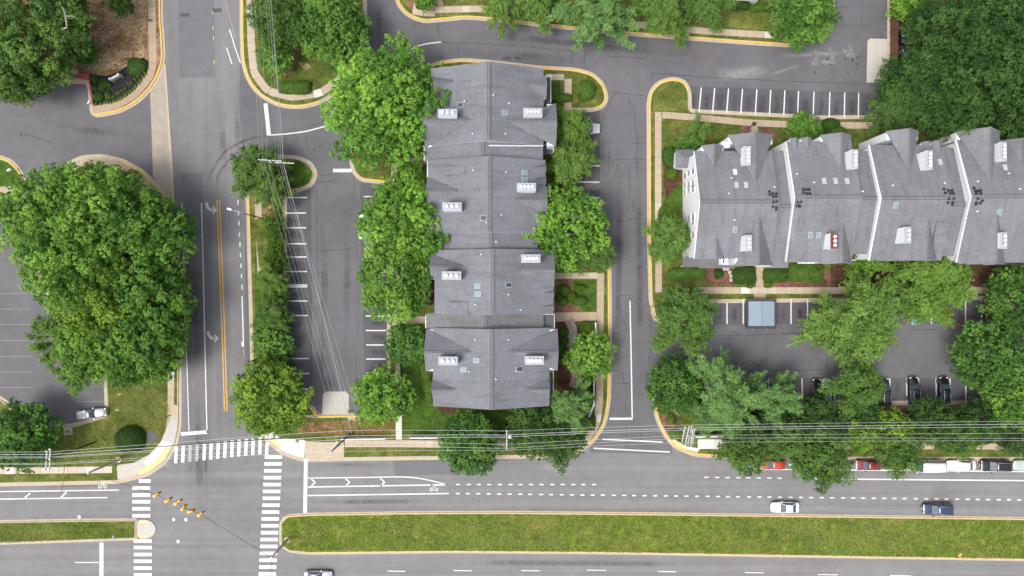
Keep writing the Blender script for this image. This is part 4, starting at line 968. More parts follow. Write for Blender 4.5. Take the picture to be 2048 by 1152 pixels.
for kind, px, py, r, lab, top, tn in T:
    tree(kind, px, py, r, lab, top, G_[tn])

S = [
 ('clip', 254, 881, 29, 28, 2.4, 'round clipped dark bush beside the asphalt patch', 'dark'),
 ('hedge', 588, 174, 32, 13, 1.3, 'curved low hedge inside the top corner pavement', 'norm'),
 ('round0', 272, 132, 20, 17, 1.2, 'dense dark bush at the top of the black planting bed', 'dark'),
 ('round1', 188, 158, 8, 8, .8, 'small dark bush at the left top of the black bed', 'dark'),
 ('round2', 208, 166, 10, 9, .8, 'small dark bush left of the white sign', 'dark'),
 ('round1', 190, 176, 7, 7, .7, 'small dark bush at the red wall edge of the black bed', 'dark'),
 ('round0', 203, 174, 8, 8, .7, 'small dark bush in the middle of the black bed', 'dark'),
 ('round2', 195, 193, 11, 9, .8, 'dark bush at the lower left of the black bed', 'dark'),
 ('round1', 215, 189, 7, 7, .6, 'small bush below the white sign in the black bed', 'mid'),
 ('round1', 218, 170, 5, 5, .5, 'tiny bush directly under the white sign', 'mid'),
 ('round0', 1173, 180, 18, 20, 1.7, 'round bush on the curved lawn nose by the long roof', 'norm'),
 ('hedge', 1116, 195, 28, 8, 1.0, 'narrow green hedge next to the balcony of the long roof', 'norm'),
 ('round2', 1120, 593, 9, 9, 1.0, 'dark green bush in the upper garden bed beside the roof', 'dark'),
 ('round0', 1129, 580, 13, 11, 1.1, 'chartreuse bush at the top of the square garden', 'yel'),
 ('round1', 1126, 603, 11, 9, 1.0, 'chartreuse bush at the bottom of the square garden', 'yel'),
 ('round2', 1143, 594, 9, 12, 1.0, 'chartreuse bush in the middle of the square garden', 'yel'),
 ('round0', 1160, 574, 13, 5, .8, 'slanting yellow flowering bush in the square garden', 'yel'),
 ('round1', 1160, 602, 16, 10, 1.0, 'bluish fern like bush in the square garden', 'mid'),
 ('hedge', 1175, 664, 14, 21, 1.3, 'chartreuse hedge block inside the white garden fence', 'yel'),
 ('round2', 1128, 665, 9, 8, 1.0, 'grey green bush beside the stone path, uppermost', 'mid'),
 ('round0', 1130, 682, 8, 8, 1.0, 'grey green bush beside the stone path, second down', 'mid'),
 ('round1', 1122, 696, 10, 10, 1.0, 'dark bush against the right chimney gable', 'dark'),
 ('round1', 1134, 708, 11, 11, 1.0, 'green bush in the middle of the stone path border', 'norm'),
 ('round2', 1127, 723, 11, 8, .9, 'bright bush at the bottom of the stone path border', 'yel'),
 ('round0', 1170, 765, 14, 9, .9, 'low bright shrub under the fence tree', 'yel'),
 ('hedge', 1181, 790, 6, 18, 1.1, 'narrow yellow hedge beside the lower white fence', 'yel'),
 ('hedge', 1184, 845, 7, 16, .9, 'yellow low hedge at the pavement bend by the drive', 'yel'),
 ('round1', 856, 690, 12, 24, 1.3, 'brownish bush along the lower west wall of the long roof', 'yel'),
 ('round2', 852, 740, 12, 22, 1.3, 'olive bush along the lower west wall of the long roof', 'yel'),
 ('round0', 858, 780, 13, 24, 1.4, 'green bush at the lawn corner of the long roof', 'norm'),
 ('hedge', 990, 832, 40, 9, 1.2, 'long dark hedge under the south gable of the long roof', 'dark'),
 ('round1', 1345, 346, 12, 12, 1.4, 'round yellow green bush beside the small porch roof', 'yel'),
 ('round2', 1340, 312, 13, 22, 1.5, 'tall dark bush beside the small porch roof', 'dark'),
 ('round0', 1358, 289, 11, 11, 1.1, 'light green bush north of the small porch roof', 'norm'),
 ('round1', 1440, 283, 10, 6, .9, 'yellow green bush under the first north gable', 'yel'),
 ('round0', 1497, 270, 10, 6, .9, 'chartreuse bush left of the door walkway', 'yel'),
 ('hedge', 1375, 546, 37, 13, 1.2, 'long olive hedge in front of the white gabled building', 'norm'),
 ('round0', 1438, 548, 9, 10, 1.1, 'small dark bush in the red mulch bed', 'dark'),
 ('hedge', 1490, 552, 22, 16, 1.5, 'thick dark hedge left of the brick walkway', 'dark'),
 ('hedge', 1552, 551, 23, 13, 1.4, 'dark hedge right of the brick walkway', 'mid'),
 ('hedge', 1614, 546, 34, 18, 1.7, 'broad green hedge near the large feathery tree', 'norm'),
 ('round1', 1500, 572, 7, 5, .6, 'small chartreuse bush left of the walkway end', 'yel'),
 ('round2', 1537, 569, 8, 7, .7, 'small chartreuse bush right of the walkway end', 'yel'),
 ('clip', 1664, 250, 19, 16, 1.7, 'round dark bush north of the right building', 'dark'),
 ('round2', 1672, 262, 18, 12, 1.3, 'green bush leaning on the round dark bush', 'norm'),
 ('round1', 1640, 262, 9, 8, 1.0, 'small olive bush between the north tree and round bush', 'norm'),
 ('round0', 845, 10, 15, 7, 1.2, 'small green bush on the curved corner at the top', 'norm'),
 ('hedge', 1522, 15, 22, 8, 1.1, 'green hedge under the small white roof', 'norm'),
 ('hedge', 1482, 11, 18, 8, 1.1, 'dark hedge left of the small white roof', 'dark'),
 ('round1', 1343, 838, 7, 12, .8, 'yellow flowering bush inside the drive corner kerb', 'yel'),
 ('round0', 1333, 822, 7, 8, .7, 'small yellow bush at the drive corner kerb', 'yel'),
 ('round2', 1352, 866, 11, 11, .8, 'low green bush beside the slanted pole base', 'norm'),
 ('hedge', 1480, 905, 1, 1, .2, '', 'norm'),
]
for key, px, py, rx, ry, h, lab, tn in S:
    if not lab: continue
    hedge = key == 'hedge'
    if hedge and ry > rx: bush(key, px, py, ry, rx, h, lab, G_[tn], math.pi/2, 'hedge', 'hedge')
    else: bush(key, px, py, rx, ry, h, lab, G_[tn], rnd.uniform(-.1, .1), 'hedge' if hedge else 'bush', 'hedge' if hedge else 'bush')
# low yellow-green plants in arcs in the black bed
BP = []
for k in range(19):
    t = k/18; a = -1.62 + t*1.75
    BP.append((196+92*math.cos(a*.0)+0, 0) if 0 else (192+98*t**.8, 207-60*t**2.1))
for k in range(12):
    t = k/11; BP.append((214+68*t, 196-52*t**1.5+rnd.uniform(-2, 2)))
for k, (px, py) in enumerate(BP):
    bush('tuft', px+rnd.uniform(-1, 1), py+rnd.uniform(-1, 1), 2.7 if k < 19 else 3.4, 2.7, .4, 'low yellow green grass tuft planted in curved rows in the black bed', (2.6, 2.0, 1.6) if k < 19 else (1.5, 1.3, 1.1), 0, 'plant', 'bedding_plant', 'bedding plants in the black bed')

# bare white dead branch at the top left
dead = B()
def br(pts, r, r2): tube(dead, [at(p[0], p[1], p[2]) for p in pts], r, 6, r2)
br([(134, 55, 13), (132, 40, 14), (128, 22, 14.2), (124, 12, 14.3)], .13, .05); br([(131, 32, 14), (145, 32, 14.2), (157, 39, 14)], .08, .04); br([(134, 55, 13), (124, 58, 11), (120, 66, 8)], .12, .10); br([(120, 66, 8), (114, 76, 4), (108, 88, .1)], .1, .14)
tag(obj('dead_branch', dead, M['barkw']), 'bare white dead branch sticking out of the dark trees', 'branch')

# grass blades and fallen leaves over the lawns in view (uncountable)
def inside(P, x, y):
    r = np.zeros(len(x), bool); n = len(P)
    for i in range(n):
        a, b = P[i-1], P[i]
        if abs(a.y-b.y) < 1e-9: continue
        c = ((a.y > y) != (b.y > y)) & (x < (b.x-a.x)*(y-a.y)/(b.y-a.y)+a.x); r ^= c
    return r
def blades(label, pts, n, seed, L=.26, W=.09, m='lf_grass', z=.135, name='grass', patch=.5):
    rg = np.random.default_rng(seed); P = [at(*q).to_2d() for q in pts]
    xs_ = [p.x for p in P]; ys_ = [p.y for p in P]
    x = rg.uniform(max(-87, min(xs_)), min(87, max(xs_)), n); y = rg.uniform(max(-49, min(ys_)), min(49, max(ys_)), n)
    k = inside(P, x, y); x, y = x[k], y[k]
    f = np.sin(x*.55+1.3*np.sin(y*.7))*np.sin(y*.9+1.1*np.sin(x*.43+2)) + .7*np.sin(x*1.7+y*.8+2*np.sin(y*1.1))*np.sin(y*2.1-x*.6)
    f = f + 1.1*np.sin(x*.21+1.7*np.sin(y*.35+seed)+seed)*np.sin(y*.5+x*.11+seed)
    keep = rg.uniform(0, 1, len(x)) < (.45+patch*(f+1)/2 if patch < 1 else .5*patch*f); x, y, f = x[keep], y[keep], f[keep]
    Q = np.stack([x, y, z+rg.uniform(0, .12, len(x))], 1)
    V = leaves(Q, np.tile(np.array([0, 0, 1.0]), (len(Q), 1)), L, W, rg, .55)
    me = quads_mesh(name, V, np.clip(.46+.26*f+rg.normal(0, .2, len(x)), 0, 1)); o = link_mesh(name, me, M[m]); o.color = (1, 1, 1, 1)
    return tag(o, label, 'grass' if m == 'lf_grass' else 'fallen leaves', None, 'stuff')
g1 = blades('short mixed grass of the long median', [(564, 1044), (576, 1035), (1000, 1028), (2048, 1041), (2048, 1118), (1500, 1108), (900, 1101), (580, 1100), (564, 1090)], 60000, 1)
g1b = blades('tan dry grass patches in the long median', [(570, 1036), (1000, 1029), (2048, 1043), (2048, 1116), (1500, 1106), (900, 1099), (580, 1098)], 30000, 5, .24, .09, patch=1.1); g1b.color = (1.5, .98, 1.15, 1)
g1c = blades('dark green weeds in the long median', [(570, 1036), (1000, 1029), (2048, 1043), (2048, 1116), (1500, 1106), (900, 1099), (580, 1098)], 16000, 8, .34, .16, patch=1.3, z=.15); g1c.color = (.5, .72, .7, 1)
g2 = blades('short grass of the left median', [(0, 1046), (268, 1043), (268, 1074), (0, 1085)], 12000, 2)
g3 = blades('short grass of the lower left lawn', [(218, 760), (330, 720), (342, 840), (320, 880), (270, 920), (0, 932), (0, 810), (48, 848), (148, 862), (222, 838)], 26000, 3, .22, .07)
g4 = blades('short grass of the lawn south of the long roof', [(806, 725), (860, 700), (868, 815), (1000, 835), (1100, 870), (806, 872)], 16000, 4, .22, .07); g4.color = (.62, .8, .75, 1)
g5 = blades('short grass north of the white gabled wall', [(1326, 240), (1480, 252), (1480, 290), (1350, 300), (1326, 300)], 6000, 5, .22, .07)
g6 = blades('short grass of the lawn nose by the parking lines', [(1306, 205), (1312, 180), (1345, 166), (1368, 172), (1370, 222), (1306, 222)], 4000, 6, .22, .07)
g7 = blades('short grass on the top island', [(520, 150), (600, 60), (720, 90), (690, 140), (600, 180), (540, 175)], 9000, 7, .22, .07); g7.color = (.6, .8, .7, 1)
g8 = blades('short grass below the small white roof', [(1450, 20), (1545, 24), (1545, 62), (1440, 54)], 5000, 8, .22, .07)
g9 = blades('brown fallen leaves on the slope at the top left', [(150, 0), (296, 0), (296, 110), (250, 135), (190, 148), (150, 140)], 9000, 9, .3, .2, 'lf_dead', .14, 'leaf_litter', .7)
g10 = blades('dry grass around the corner utility pole', [(600, 842), (780, 836), (788, 872), (596, 874)], 6000, 10, .25, .08); g10.color = (1.4, 1.0, 1.0, 1)

# ------------------------------------------------------------------ buildings
def slab_roof(name, quads_, parent, m='roof', th=.22):
    """roof planes, each given by its eave and ridge corners, thickened downward with a pale fascia edge"""
    bm = B()
    for q in quads_:
        q = [Vector(p) for p in q]
        n = (q[1]-q[0]).cross(q[2]-q[0])
        if n.z < 0: q = q[::-1]
        t = [bm.verts.new(p) for p in q]; b = [bm.verts.new(p - Vector((0, 0, th))) for p in q]
        bm.faces.new(t).material_index = 0; bm.faces.new(b[::-1]).material_index = 1
        for i in range(len(q)):
            j = (i+1) % len(q); bm.faces.new((t[i], b[i], b[j], t[j])).material_index = 1
    return obj(name, bm, [M[m], M['trim']], parent)

def prism(bm, prof, a0, a1, axis):
    """extrude a profile of (horizontal, z) along x or y"""
    def v(h, z, a): return (a, h, z) if axis == 'x' else (h, a, z)
    A = [bm.verts.new(v(h, z, a0)) for h, z in prof]; Bv = [bm.verts.new(v(h, z, a1)) for h, z in prof]
    n = len(prof)
    bm.faces.new(A); bm.faces.new(Bv[::-1])
    for i in range(n): bm.faces.new((A[i], Bv[i], Bv[(i+1) % n], A[(i+1) % n]))

def main_unit(parent, ax, e0, e1, r, a0, a1, ze, zr, wall='siding', m='roof', ov=.3, oe=.22, cap=True):
    """gabled unit. ax is the ridge axis; e0 < r < e1 are eave and ridge positions across it, a0 < a1 its ends"""
    def v(h, z, a): return (a, h, z) if ax == 'x' else (h, a, z)
    slab_roof('roof', [[v(e0, ze, a0), v(e0, ze, a1), v(r, zr, a1), v(r, zr, a0)], [v(e1, ze, a0), v(e1, ze, a1), v(r, zr, a1), v(r, zr, a0)]], parent, m)
    bm = B(); k = (zr-ze)/(r-e0)
    prism(bm, [(e0+ov, .1), (e0+ov, ze+k*ov-.24), (r, zr-.24), (e1-ov, ze+(zr-ze)/(e1-r)*ov-.24), (e1-ov, .1)], a0+oe, a1-oe, ax)
    obj('wall', bm, M[wall], parent)
    if cap:
        bm = B()
        for s in (-.22, .22):
            hh = .2
            tube(bm, [v(r+s, zr-.02+.0, a0+.1), v(r+s, zr-.02, a1-.1)], .055, 4)
        obj('ridge_cap', bm, M['ridge'], parent)

def cross_gable(parent, ax, inner, outer, c, w, zi, ze, wall=True, m='roof'):
    """small gable roof whose ridge runs along ax from inner (on the main slope) to outer, centred on c, half width w"""
    def v(a, h, z): return Vector((a, h, z)) if ax == 'x' else Vector((h, a, z))
    A, Bp = v(inner, c, zi+.06), v(outer, c, zi+.06); C1, C2 = v(outer, c-w, ze), v(outer, c+w, ze)
    bm = B(); va, vb, v1, v2 = [bm.verts.new(p) for p in (A, Bp, C1, C2)]
    lo = [bm.verts.new(p-Vector((0, 0, .25))) for p in (A, Bp, C1, C2)]
    for f in ((va, vb, v1), (va, vb, v2)): bm.faces.new(f).material_index = 0
    bm.faces.new((vb, v1, lo[2], lo[1])).material_index = 1; bm.faces.new((vb, v2, lo[3], lo[1])).material_index = 1
    bm.faces.new((va, v1, lo[2], lo[0])).material_index = 0; bm.faces.new((va, v2, lo[3], lo[0])).material_index = 0
    bm.faces.new((lo[0], lo[1], lo[2])).material_index = 1; bm.faces.new((lo[0], lo[1], lo[3])).material_index = 1
    obj('gable_roof', bm, [M[m], M['trim']], parent)
    s = -.2 if outer > inner else .2
    if wall:
        bm = B(); pts = [v(outer+s, c-w*.96, ze-.1), v(outer+s, c+w*.96, ze-.1), v(outer+s, c, zi-.12)]
        bk = 1.2 if outer < inner else -1.2
        lowp = [v(outer+s, c-w*.96, .1), v(outer+s, c+w*.96, .1)]
        f1 = [bm.verts.new(p) for p in (lowp[0], lowp[1], pts[1], pts[2], pts[0])]
        f2 = [bm.verts.new(p + (v(outer+s+bk, 0, 0)-v(outer+s, 0, 0))) for p in (lowp[0], lowp[1], pts[1], pts[2], pts[0])]
        bm.faces.new(f1); bm.faces.new(f2[::-1])
        for i in range(5): bm.faces.new((f1[i], f2[i], f2[(i+1) % 5], f1[(i+1) % 5]))
        obj('wall', bm, M['siding'], parent)
    if abs(outer-inner) > 3:
        bm = B()
        for dd in (-.13, .13): tube(bm, [v(inner+(outer-inner)*.06, c+dd, zi+.03), v(outer-s*.2, c+dd, zi+.03)], .045, 4)
        obj('ridge_cap', bm, M['ridge'], parent)

def chimney(parent, px, py, lx, ly, z0, z1, nf, axis, m='chim', top=None):
    """px, py is where the photo shows the chimney's top"""
    p = at(px, py, z1); bm = B()
    box(bm, p.x-lx/2, p.x+lx/2, p.y-ly/2, p.y+ly/2, z0, z1-.1); box(bm, p.x-lx/2-.06, p.x+lx/2+.06, p.y-ly/2-.06, p.y+ly/2+.06, z1-.1, z1)
    ch = obj('chimney', bm, [M[m]], parent)
    top = top or 'capgrey'
    if top:
        bm = B(); box(bm, p.x-lx/2-.04, p.x+lx/2+.04, p.y-ly/2-.04, p.y+ly/2+.04, z1, z1+.05); obj('cap_plate', bm, M[top], ch)
    for i in range(nf):
        t = (i-(nf-1)/2)*(max(lx, ly)*.84/nf)
        x, y = (p.x+t, p.y) if axis == 'x' else (p.x, p.y+t)
        bm = B(); tube(bm, [(x, y, z1), (x, y, z1+.32)], .17, 12); tube(bm, [(x, y, z1+.36), (x, y, z1+.42)], .27, 14); tube(bm, [(x, y, z1+.32), (x, y, z1+.36)], .1, 8)
        obj('flue', bm, M['flue'], ch)
    return ch

class Slope:
    """finds the height of a roof plane under a pixel"""
    def __init__(s, ax, e, r, ze, zr): s.ax, s.e, s.r, s.ze, s.zr = ax, e, r, ze, zr
    def hit(s, px, py):
        z = (s.ze+s.zr)/2
        for _ in range(12):
            p = at(px, py, z); h = p.y if s.ax == 'x' else p.x
            z = s.ze + (h-s.e)/(s.r-s.e)*(s.zr-s.ze)
        return at(px, py, z)
    def frame(s, p):
        if s.ax == 'x': t = Vector((1, 0, 0)); u = Vector((0, s.r-s.e, s.zr-s.ze)).normalized()
        else: t = Vector((0, 1, 0)); u = Vector((s.r-s.e, 0, s.zr-s.ze)).normalized()
        n = t.cross(u); n = -n if n.z < 0 else n
        t = u.cross(n)
        return Matrix((( t.x, u.x, n.x, p.x), (t.y, u.y, n.y, p.y), (t.z, u.z, n.z, p.z), (0, 0, 0, 1)))

def skylight(parent, sl, px, py, w=.75, h=1.05, m='skyl'):
    Mx = sl.frame(sl.hit(px, py)); bm = B(); box(bm, -w/2, w/2, -h/2, h/2, -.05, .1, Mx); f = obj('skylight', bm, M['flash'], parent)
    bm = B(); box(bm, -w/2+.07, w/2-.07, -h/2+.07, h/2-.07, .1, .13, Mx); obj('pane', bm, M[m], f)

def vent(parent, sl, px, py, m='trim', r=.1):
    p = sl.hit(px, py); bm = B(); tube(bm, [p-Vector((0, 0, .1)), p+Vector((0, 0, .35))], r, 8); obj('vent_pipe', bm, M[m], parent)

def boxvent(parent, sl, px, py, s=.55):
    Mx = sl.frame(sl.hit(px, py)); bm = B(); box(bm, -s/2, s/2, -s/2, s/2, .1, .25, Mx); box(bm, -s/3, s/3, -s/3, s/3, -.05, .1, Mx); obj('roof_vent', bm, M['blackp'], parent)

def window(parent, p, ax, w, h, out, shutters=False):
    """window on a wall facing +-x (ax x) or +-y; p its centre on the wall plane, out = +-1"""
    def bx(bm, h0, h1, z0, z1, d0, d1):
        a, b = sorted((d0*out, d1*out))
        if ax == 'x': box(bm, p.x+a, p.x+b, p.y+h0, p.y+h1, p.z+z0, p.z+z1)
        else: box(bm, p.x+h0, p.x+h1, p.y+a, p.y+b, p.z+z0, p.z+z1)
    bm = B()
    for q in ((-w/2-.09, w/2+.09, h/2, h/2+.1), (-w/2-.12, w/2+.12, -h/2-.1, -h/2), (-w/2-.09, -w/2, -h/2, h/2), (w/2, w/2+.09, -h/2, h/2)): bx(bm, *q, -.05, .08)
    bx(bm, -w/2, w/2, -.03, .03, -.05, .05)
    f = obj('window', bm, M['trim'], parent)
    bm = B(); bx(bm, -w/2, w/2, -h/2, h/2, -.06, .02); obj('pane', bm, M['glass'], f)

def dormer_patch(parent, sl, px0, px1, py0, py1, lift=.35):
    """low shed dormer: a raised flat-topped roof piece on the slope"""
    a = sl.hit((px0+px1)/2, (py0+py1)/2); Mx = sl.frame(a); w = abs(py1-py0)/K*.93; h = abs(px1-px0)/K*.93
    if sl.ax == 'x': w, h = h, w
    bm = B(); vs_ = box(bm, -w/2, w/2, -h/2, h/2, -.1, .12, Mx)
    for v in (vs_[4], vs_[5]): v.co += Vector((0, 0, lift))
    obj('shed_dormer', bm, M['roof'], parent)

# ---- the long building left of centre: four gabled blocks, three lower links, ridge running north-south
lb = empty('townhouse_row', at(980, 470, 0), 'long grey shingled townhouse row with four stepped gabled blocks left of the middle drive', 'building')
lb_off = lb.location.copy()
class Off:   # children are built in world coordinates, then shifted under their root
    def __init__(s, root): s.root = root; s.n0 = set(bpy.data.objects)
    def done(s):
        for o in bpy.data.objects:
            if o not in s.n0 and o.parent is s.root: o.location = o.location - s.root.location
off = Off(lb)
def yb(py, z): return at(0, py, z).y
def xb(px, z): return at(px, 0, z).x
ZE, ZR = 7.6, 11.0
def lunit(xl, xr_, xrt, y0, y1, ze, zr, m='roof', cap=True, oe=.22):
    main_unit(lb, 'y', xb(xl, ze), xb(xrt, ze), xb(xr_, zr), yb(y1, ze), yb(y0, ze), ze, zr, 'siding', m, cap=cap, oe=oe)
    return Slope('y', xb(xl, ze), xb(xr_, zr), ze, zr), Slope('y', xb(xrt, ze), xb(xr_, zr), ze, zr)
A_l, A_r = lunit(862, 978, 1087, 137, 291, ZE, ZR)
AB_l, AB_r = lunit(849, 966, 1086, 290, 322, ZE-.6, ZR-1.3, cap=True, oe=0)
B_l, B_r = lunit(856, 980, 1091, 320, 468, ZE, ZR)
BC_l, BC_r = lunit(882, 982, 1076, 466, 501, ZE-.5, ZR-1.0, 'roof', oe=0)
C_l, C_r = lunit(869, 986, 1107, 500, 628, ZE, ZR)
CD_l, CD_r = lunit(852, 972, 1087, 627, 658, ZE-.7, ZR-1.4, 'roofd', oe=0)
D_l, D_r = lunit(866, 984, 1099, 656, 812, ZE, ZR)
def lcross(sl, inner_px, outer_px, y0, yc, y1, wall=True):
    A = sl.hit(inner_px, yc); zi = A.z; ze = ZE - .25
    xo = xb(outer_px, ze); yy0, yy1 = yb(y1, ze), yb(y0, ze)
    cross_gable(lb, 'x', A.x, xo, (yy0+yy1)/2, abs(yy1-yy0)/2, zi, ze, wall)
lcross(A_r, 1010, 1112, 206, 246, 293); lcross(A_r, 1050, 1093, 150, 170, 198); lcross(A_l, 945, 850, 200, 248, 296); lcross(A_l, 908, 868, 150, 170, 185)
lcross(B_l, 918, 855, 350, 382, 418); lcross(B_r, 1068, 1092, 327, 337, 346); lcross(B_r, 1068, 1092, 352, 360, 368); lcross(B_r, 1030, 1094, 372, 402, 432)
lcross(C_l, 930, 862, 506, 536, 560); lcross(C_r, 1030, 1108, 500, 536, 577); lcross(C_r, 1086, 1108, 578, 587, 595); lcross(C_r, 1086, 1108, 604, 612, 622)
lcross(D_l, 945, 852, 657, 700, 744); lcross(D_r, 1016, 1115, 657, 701, 742); lcross(D_l, 912, 865, 755, 777, 795); lcross(D_r, 1052, 1099, 752, 776, 798)
for sl, px, py in ((A_r, 1066, 224), (A_l, 895, 226), (B_l, 904, 413), (B_r, 1053, 374), (C_l, 903, 551), (C_r, 1062, 517), (D_l, 896, 722), (D_r, 1069, 721)):
    q = sl.hit(px, py)
    chimney(lb, px, py, 2.75, 1.12, q.z-1.2, 11.3, 4 if px > 1000 else 3, 'x')
for sl, px, py, m in ((A_r, 1010, 225, 'skyl'), (A_l, 921, 210, 'glass'), (B_r, 1049, 345, 'skyl'), (B_r, 1049, 360, 'skyl'), (B_l, 967, 436, 'glass'), (C_l, 955, 572, 'skyl'), (C_l, 956, 588, 'skyl'), (C_r, 1017, 570, 'glass'), (D_l, 953, 721, 'skyl'), (D_l, 928, 739, 'skyl'), (D_r, 1039, 738, 'glass')):
    skylight(lb, sl, px, py, .75, 1.0, m)
for sl, px, py in ((A_l, 929, 203), (A_r, 987, 191), (A_r, 1018, 207), (A_r, 1011, 268), (A_l, 945, 268), (B_l, 946, 341), (B_r, 1012, 345), (B_r, 1003, 430), (B_l, 973, 445), (C_l, 962, 509), (C_r, 992, 484), (C_r, 1017, 589), (C_l, 950, 609), (C_r, 1041, 620), (D_l, 950, 679), (D_r, 1017, 679), (D_l, 938, 743), (D_r, 992, 758), (D_r, 1032, 742)):
    vent(lb, sl, px, py)
dormer_patch(lb, B_l, 891, 932, 333, 350); dormer_patch(lb, C_l, 897, 938, 604, 630)
# white flashing along the higher gable, balconies and gutters
bm = B(); z = ZR+.02
tube(bm, [at(978, 291, ZR+.0), at(1086, 291.5, ZE+.05)], .10, 4); obj('flashing', bm, M['trim'], lb)
for x_, y0, y1, z in ((848.5, 293, 321, 6.95), (855, 322, 356, 7.55), (851.5, 629, 656, 6.9)):
    bm = B(); tube(bm, [at(x_, y0, z), at(x_, y1, z)], .08, 6); obj('gutter', bm, M['trim'], lb)
for x0, x1, y0, y1, z in ((1090, 1101, 155, 207, 5.2), (1086, 1108, 628, 655, 6.4), (1096, 1106, 742, 795, 5.2), (1086, 1106, 292, 308, 4.5)):
    bm = B(); a, b = at(x0, y1, z), at(x1, y0, z); box(bm, a.x, b.x, a.y, b.y, z-.25, z); dk = obj('balcony', bm, M['deck'], lb)
    bm = B()
    tube(bm, [(b.x, a.y, z+1), (b.x, b.y, z+1)], .045, 4); tube(bm, [(a.x, b.y, z+1), (b.x, b.y, z+1)], .045, 4); tube(bm, [(b.x, a.y, z), (b.x, a.y, z+1)], .045, 4); tube(bm, [(b.x, b.y, z), (b.x, b.y, z+1)], .045, 4)
    obj('railing', bm, M['trim'], dk)
for (y0, y1, xl, xr_) in ((140, 290, 862, 1087), (322, 466, 856, 1091), (502, 626, 869, 1107), (660, 810, 866, 1099)):
    for side, px in ((-1, xl), (1, xr_)):
        for zc in (1.9, 4.6):
            for i in range(4):
                yy = yb(y0 + (y1-y0)*(i+.5)/4, 6); window(lb, Vector((xb(px, ZE) - side*.3, yy, zc)), 'x', .9, 1.4, side)
for py, s in ((137, 1), (812, -1)):
    for i in range(3):
        for zc in (1.9, 4.6): window(lb, Vector((xb(920+i*55, ZE), yb(py, ZE)-s*.22, zc)), 'y', .95, 1.4, s)
off.done()

# ---- the building on the right: ridge running east-west, white gable walls stepping up
rb = empty('townhouse_row', at(1700, 400, 0), 'grey shingled townhouse row with white end wall and black roof vents on the right', 'building')
off = Off(rb)
def runit(x0, x1, yn, yr, ys, ze, zr, m='roofy', cap=True, oe=.2):
    a0, a1 = xb(x0, zr), xb(x1, zr)
    n, s_, r = yb(yn, ze), yb(ys, ze), yb(yr, zr)
    main_unit(rb, 'x', s_, n, r, a0, a1, ze, zr, 'siding', m, cap=cap, oe=oe)
    return Slope('x', n, r, ze, zr), Slope('x', s_, r, ze, zr)
U1n, U1s = runit(1400, 1560, 302, 403, 517, 8.2, 11.3)
L1n, L1s = runit(1556, 1592, 302, 412, 536, 7.2, 10.2, oe=0)
U2n, U2s = runit(1590, 1724, 283, 393, 524, 8.8, 12.0)
L2n, L2s = runit(1720, 1764, 302, 396, 508, 7.8, 10.7, oe=0)
U3n, U3s = runit(1763, 1911, 290, 396, 521, 8.8, 12.2)
L3n, L3s = runit(1908, 1944, 296, 408, 512, 7.8, 10.7, oe=0)
U4n, U4s = runit(1943, 2130, 280, 392, 525, 8.8, 12.2)
# white verge boards on the western verges of the higher blocks
def verge(x, yn, yr, ys, ze, zr, r1, r2):
    bm = B(); xx = xb(x, zr)
    for (yy, zz, r) in ((yb(yn, ze), ze, r1), (yb(ys, ze), ze, r2)):
        a, b = Vector((xx-.04, yy, zz+.03)), Vector((xx-.04, yb(yr, zr), zr+.03))
        d = (b-a)
        va = [bm.verts.new(p) for p in (a+Vector((-r, 0, 0)), a+Vector((.05, 0, 0)), b+Vector((.05, 0, 0)), b+Vector((-r, 0, 0)))]
        vb = [bm.verts.new(v.co - Vector((0, 0, .35))) for v in va]
        bm.faces.new(va); bm.faces.new(vb[::-1])
        for i in range(4): bm.faces.new((va[i], vb[i], vb[(i+1) % 4], va[(i+1) % 4]))
    obj('verge_board', bm, M['trim'], rb)
verge(1400, 302, 403, 517, 8.2, 11.3, .06, .06); verge(1590, 283, 393, 524, 8.8, 12.0, .12, .05); verge(1763, 290, 396, 521, 8.8, 12.2, .14, .14); verge(1943, 280, 392, 525, 8.8, 12.2, .18, .05)
def rcross(sl, inner_py, outer_py, x0, xc, x1, ze=None, wall=True):
    A = sl.hit(xc, inner_py); zi = A.z; ze = ze or sl.ze - .2
    yo = yb(outer_py, ze); a, b = xb(x0, ze), xb(x1, ze)
    cross_gable(rb, 'y', A.y, yo, (a+b)/2, (b-a)/2, zi, ze, wall, 'roofy')
rcross(U1n, 335, 291, 1402, 1430, 1448); rcross(U1n, 367, 270, 1456, 1512, 1547); rcross(U1s, 475, 518, 1405, 1429, 1452); rcross(U1s, 432, 531, 1470, 1511, 1545)
rcross(U2n, 340, 270, 1640, 1676, 1703); rcross(U2n, 300, 277, 1578, 1588, 1598); rcross(U2n, 302, 276, 1600, 1611, 1624); rcross(U2s, 446, 527, 1640, 1678, 1706)
rcross(U3n, 345, 262, 1772, 1819, 1838); rcross(U3n, 312, 284, 1842, 1850, 1860); rcross(U3n, 312, 284, 1860, 1870, 1884); rcross(U3s, 437, 521, 1800, 1841, 1875)
rcross(U4n, 363, 262, 1911, 1978, 2002); rcross(U4s, 425, 528, 1930, 1976, 2010); rcross(U4n, 330, 280, 2010, 2030, 2050)
for sl, px, py, nf, m, tp in ((U1n, 1495, 311, 4, 'chim', None), (U1s, 1497, 486, 3, 'chim', None), (U2n, 1709, 318, 4, 'chim', None), (U2s, 1668, 482, 3, 'chim', 'maroon'), (U3n, 1858, 320, 4, 'chim', None), (U3s, 1815, 470, 3, 'chim', None), (U4n, 2006, 303, 4, 'chim', None), (U4s, 2007, 481, 3, 'chim', None)):
    q = sl.hit(px-8, py); chimney(rb, px, py, 1.0, 2.75 if nf == 4 else 2.3, q.z-1.2, q.z+2.0, nf, 'y', m, tp)
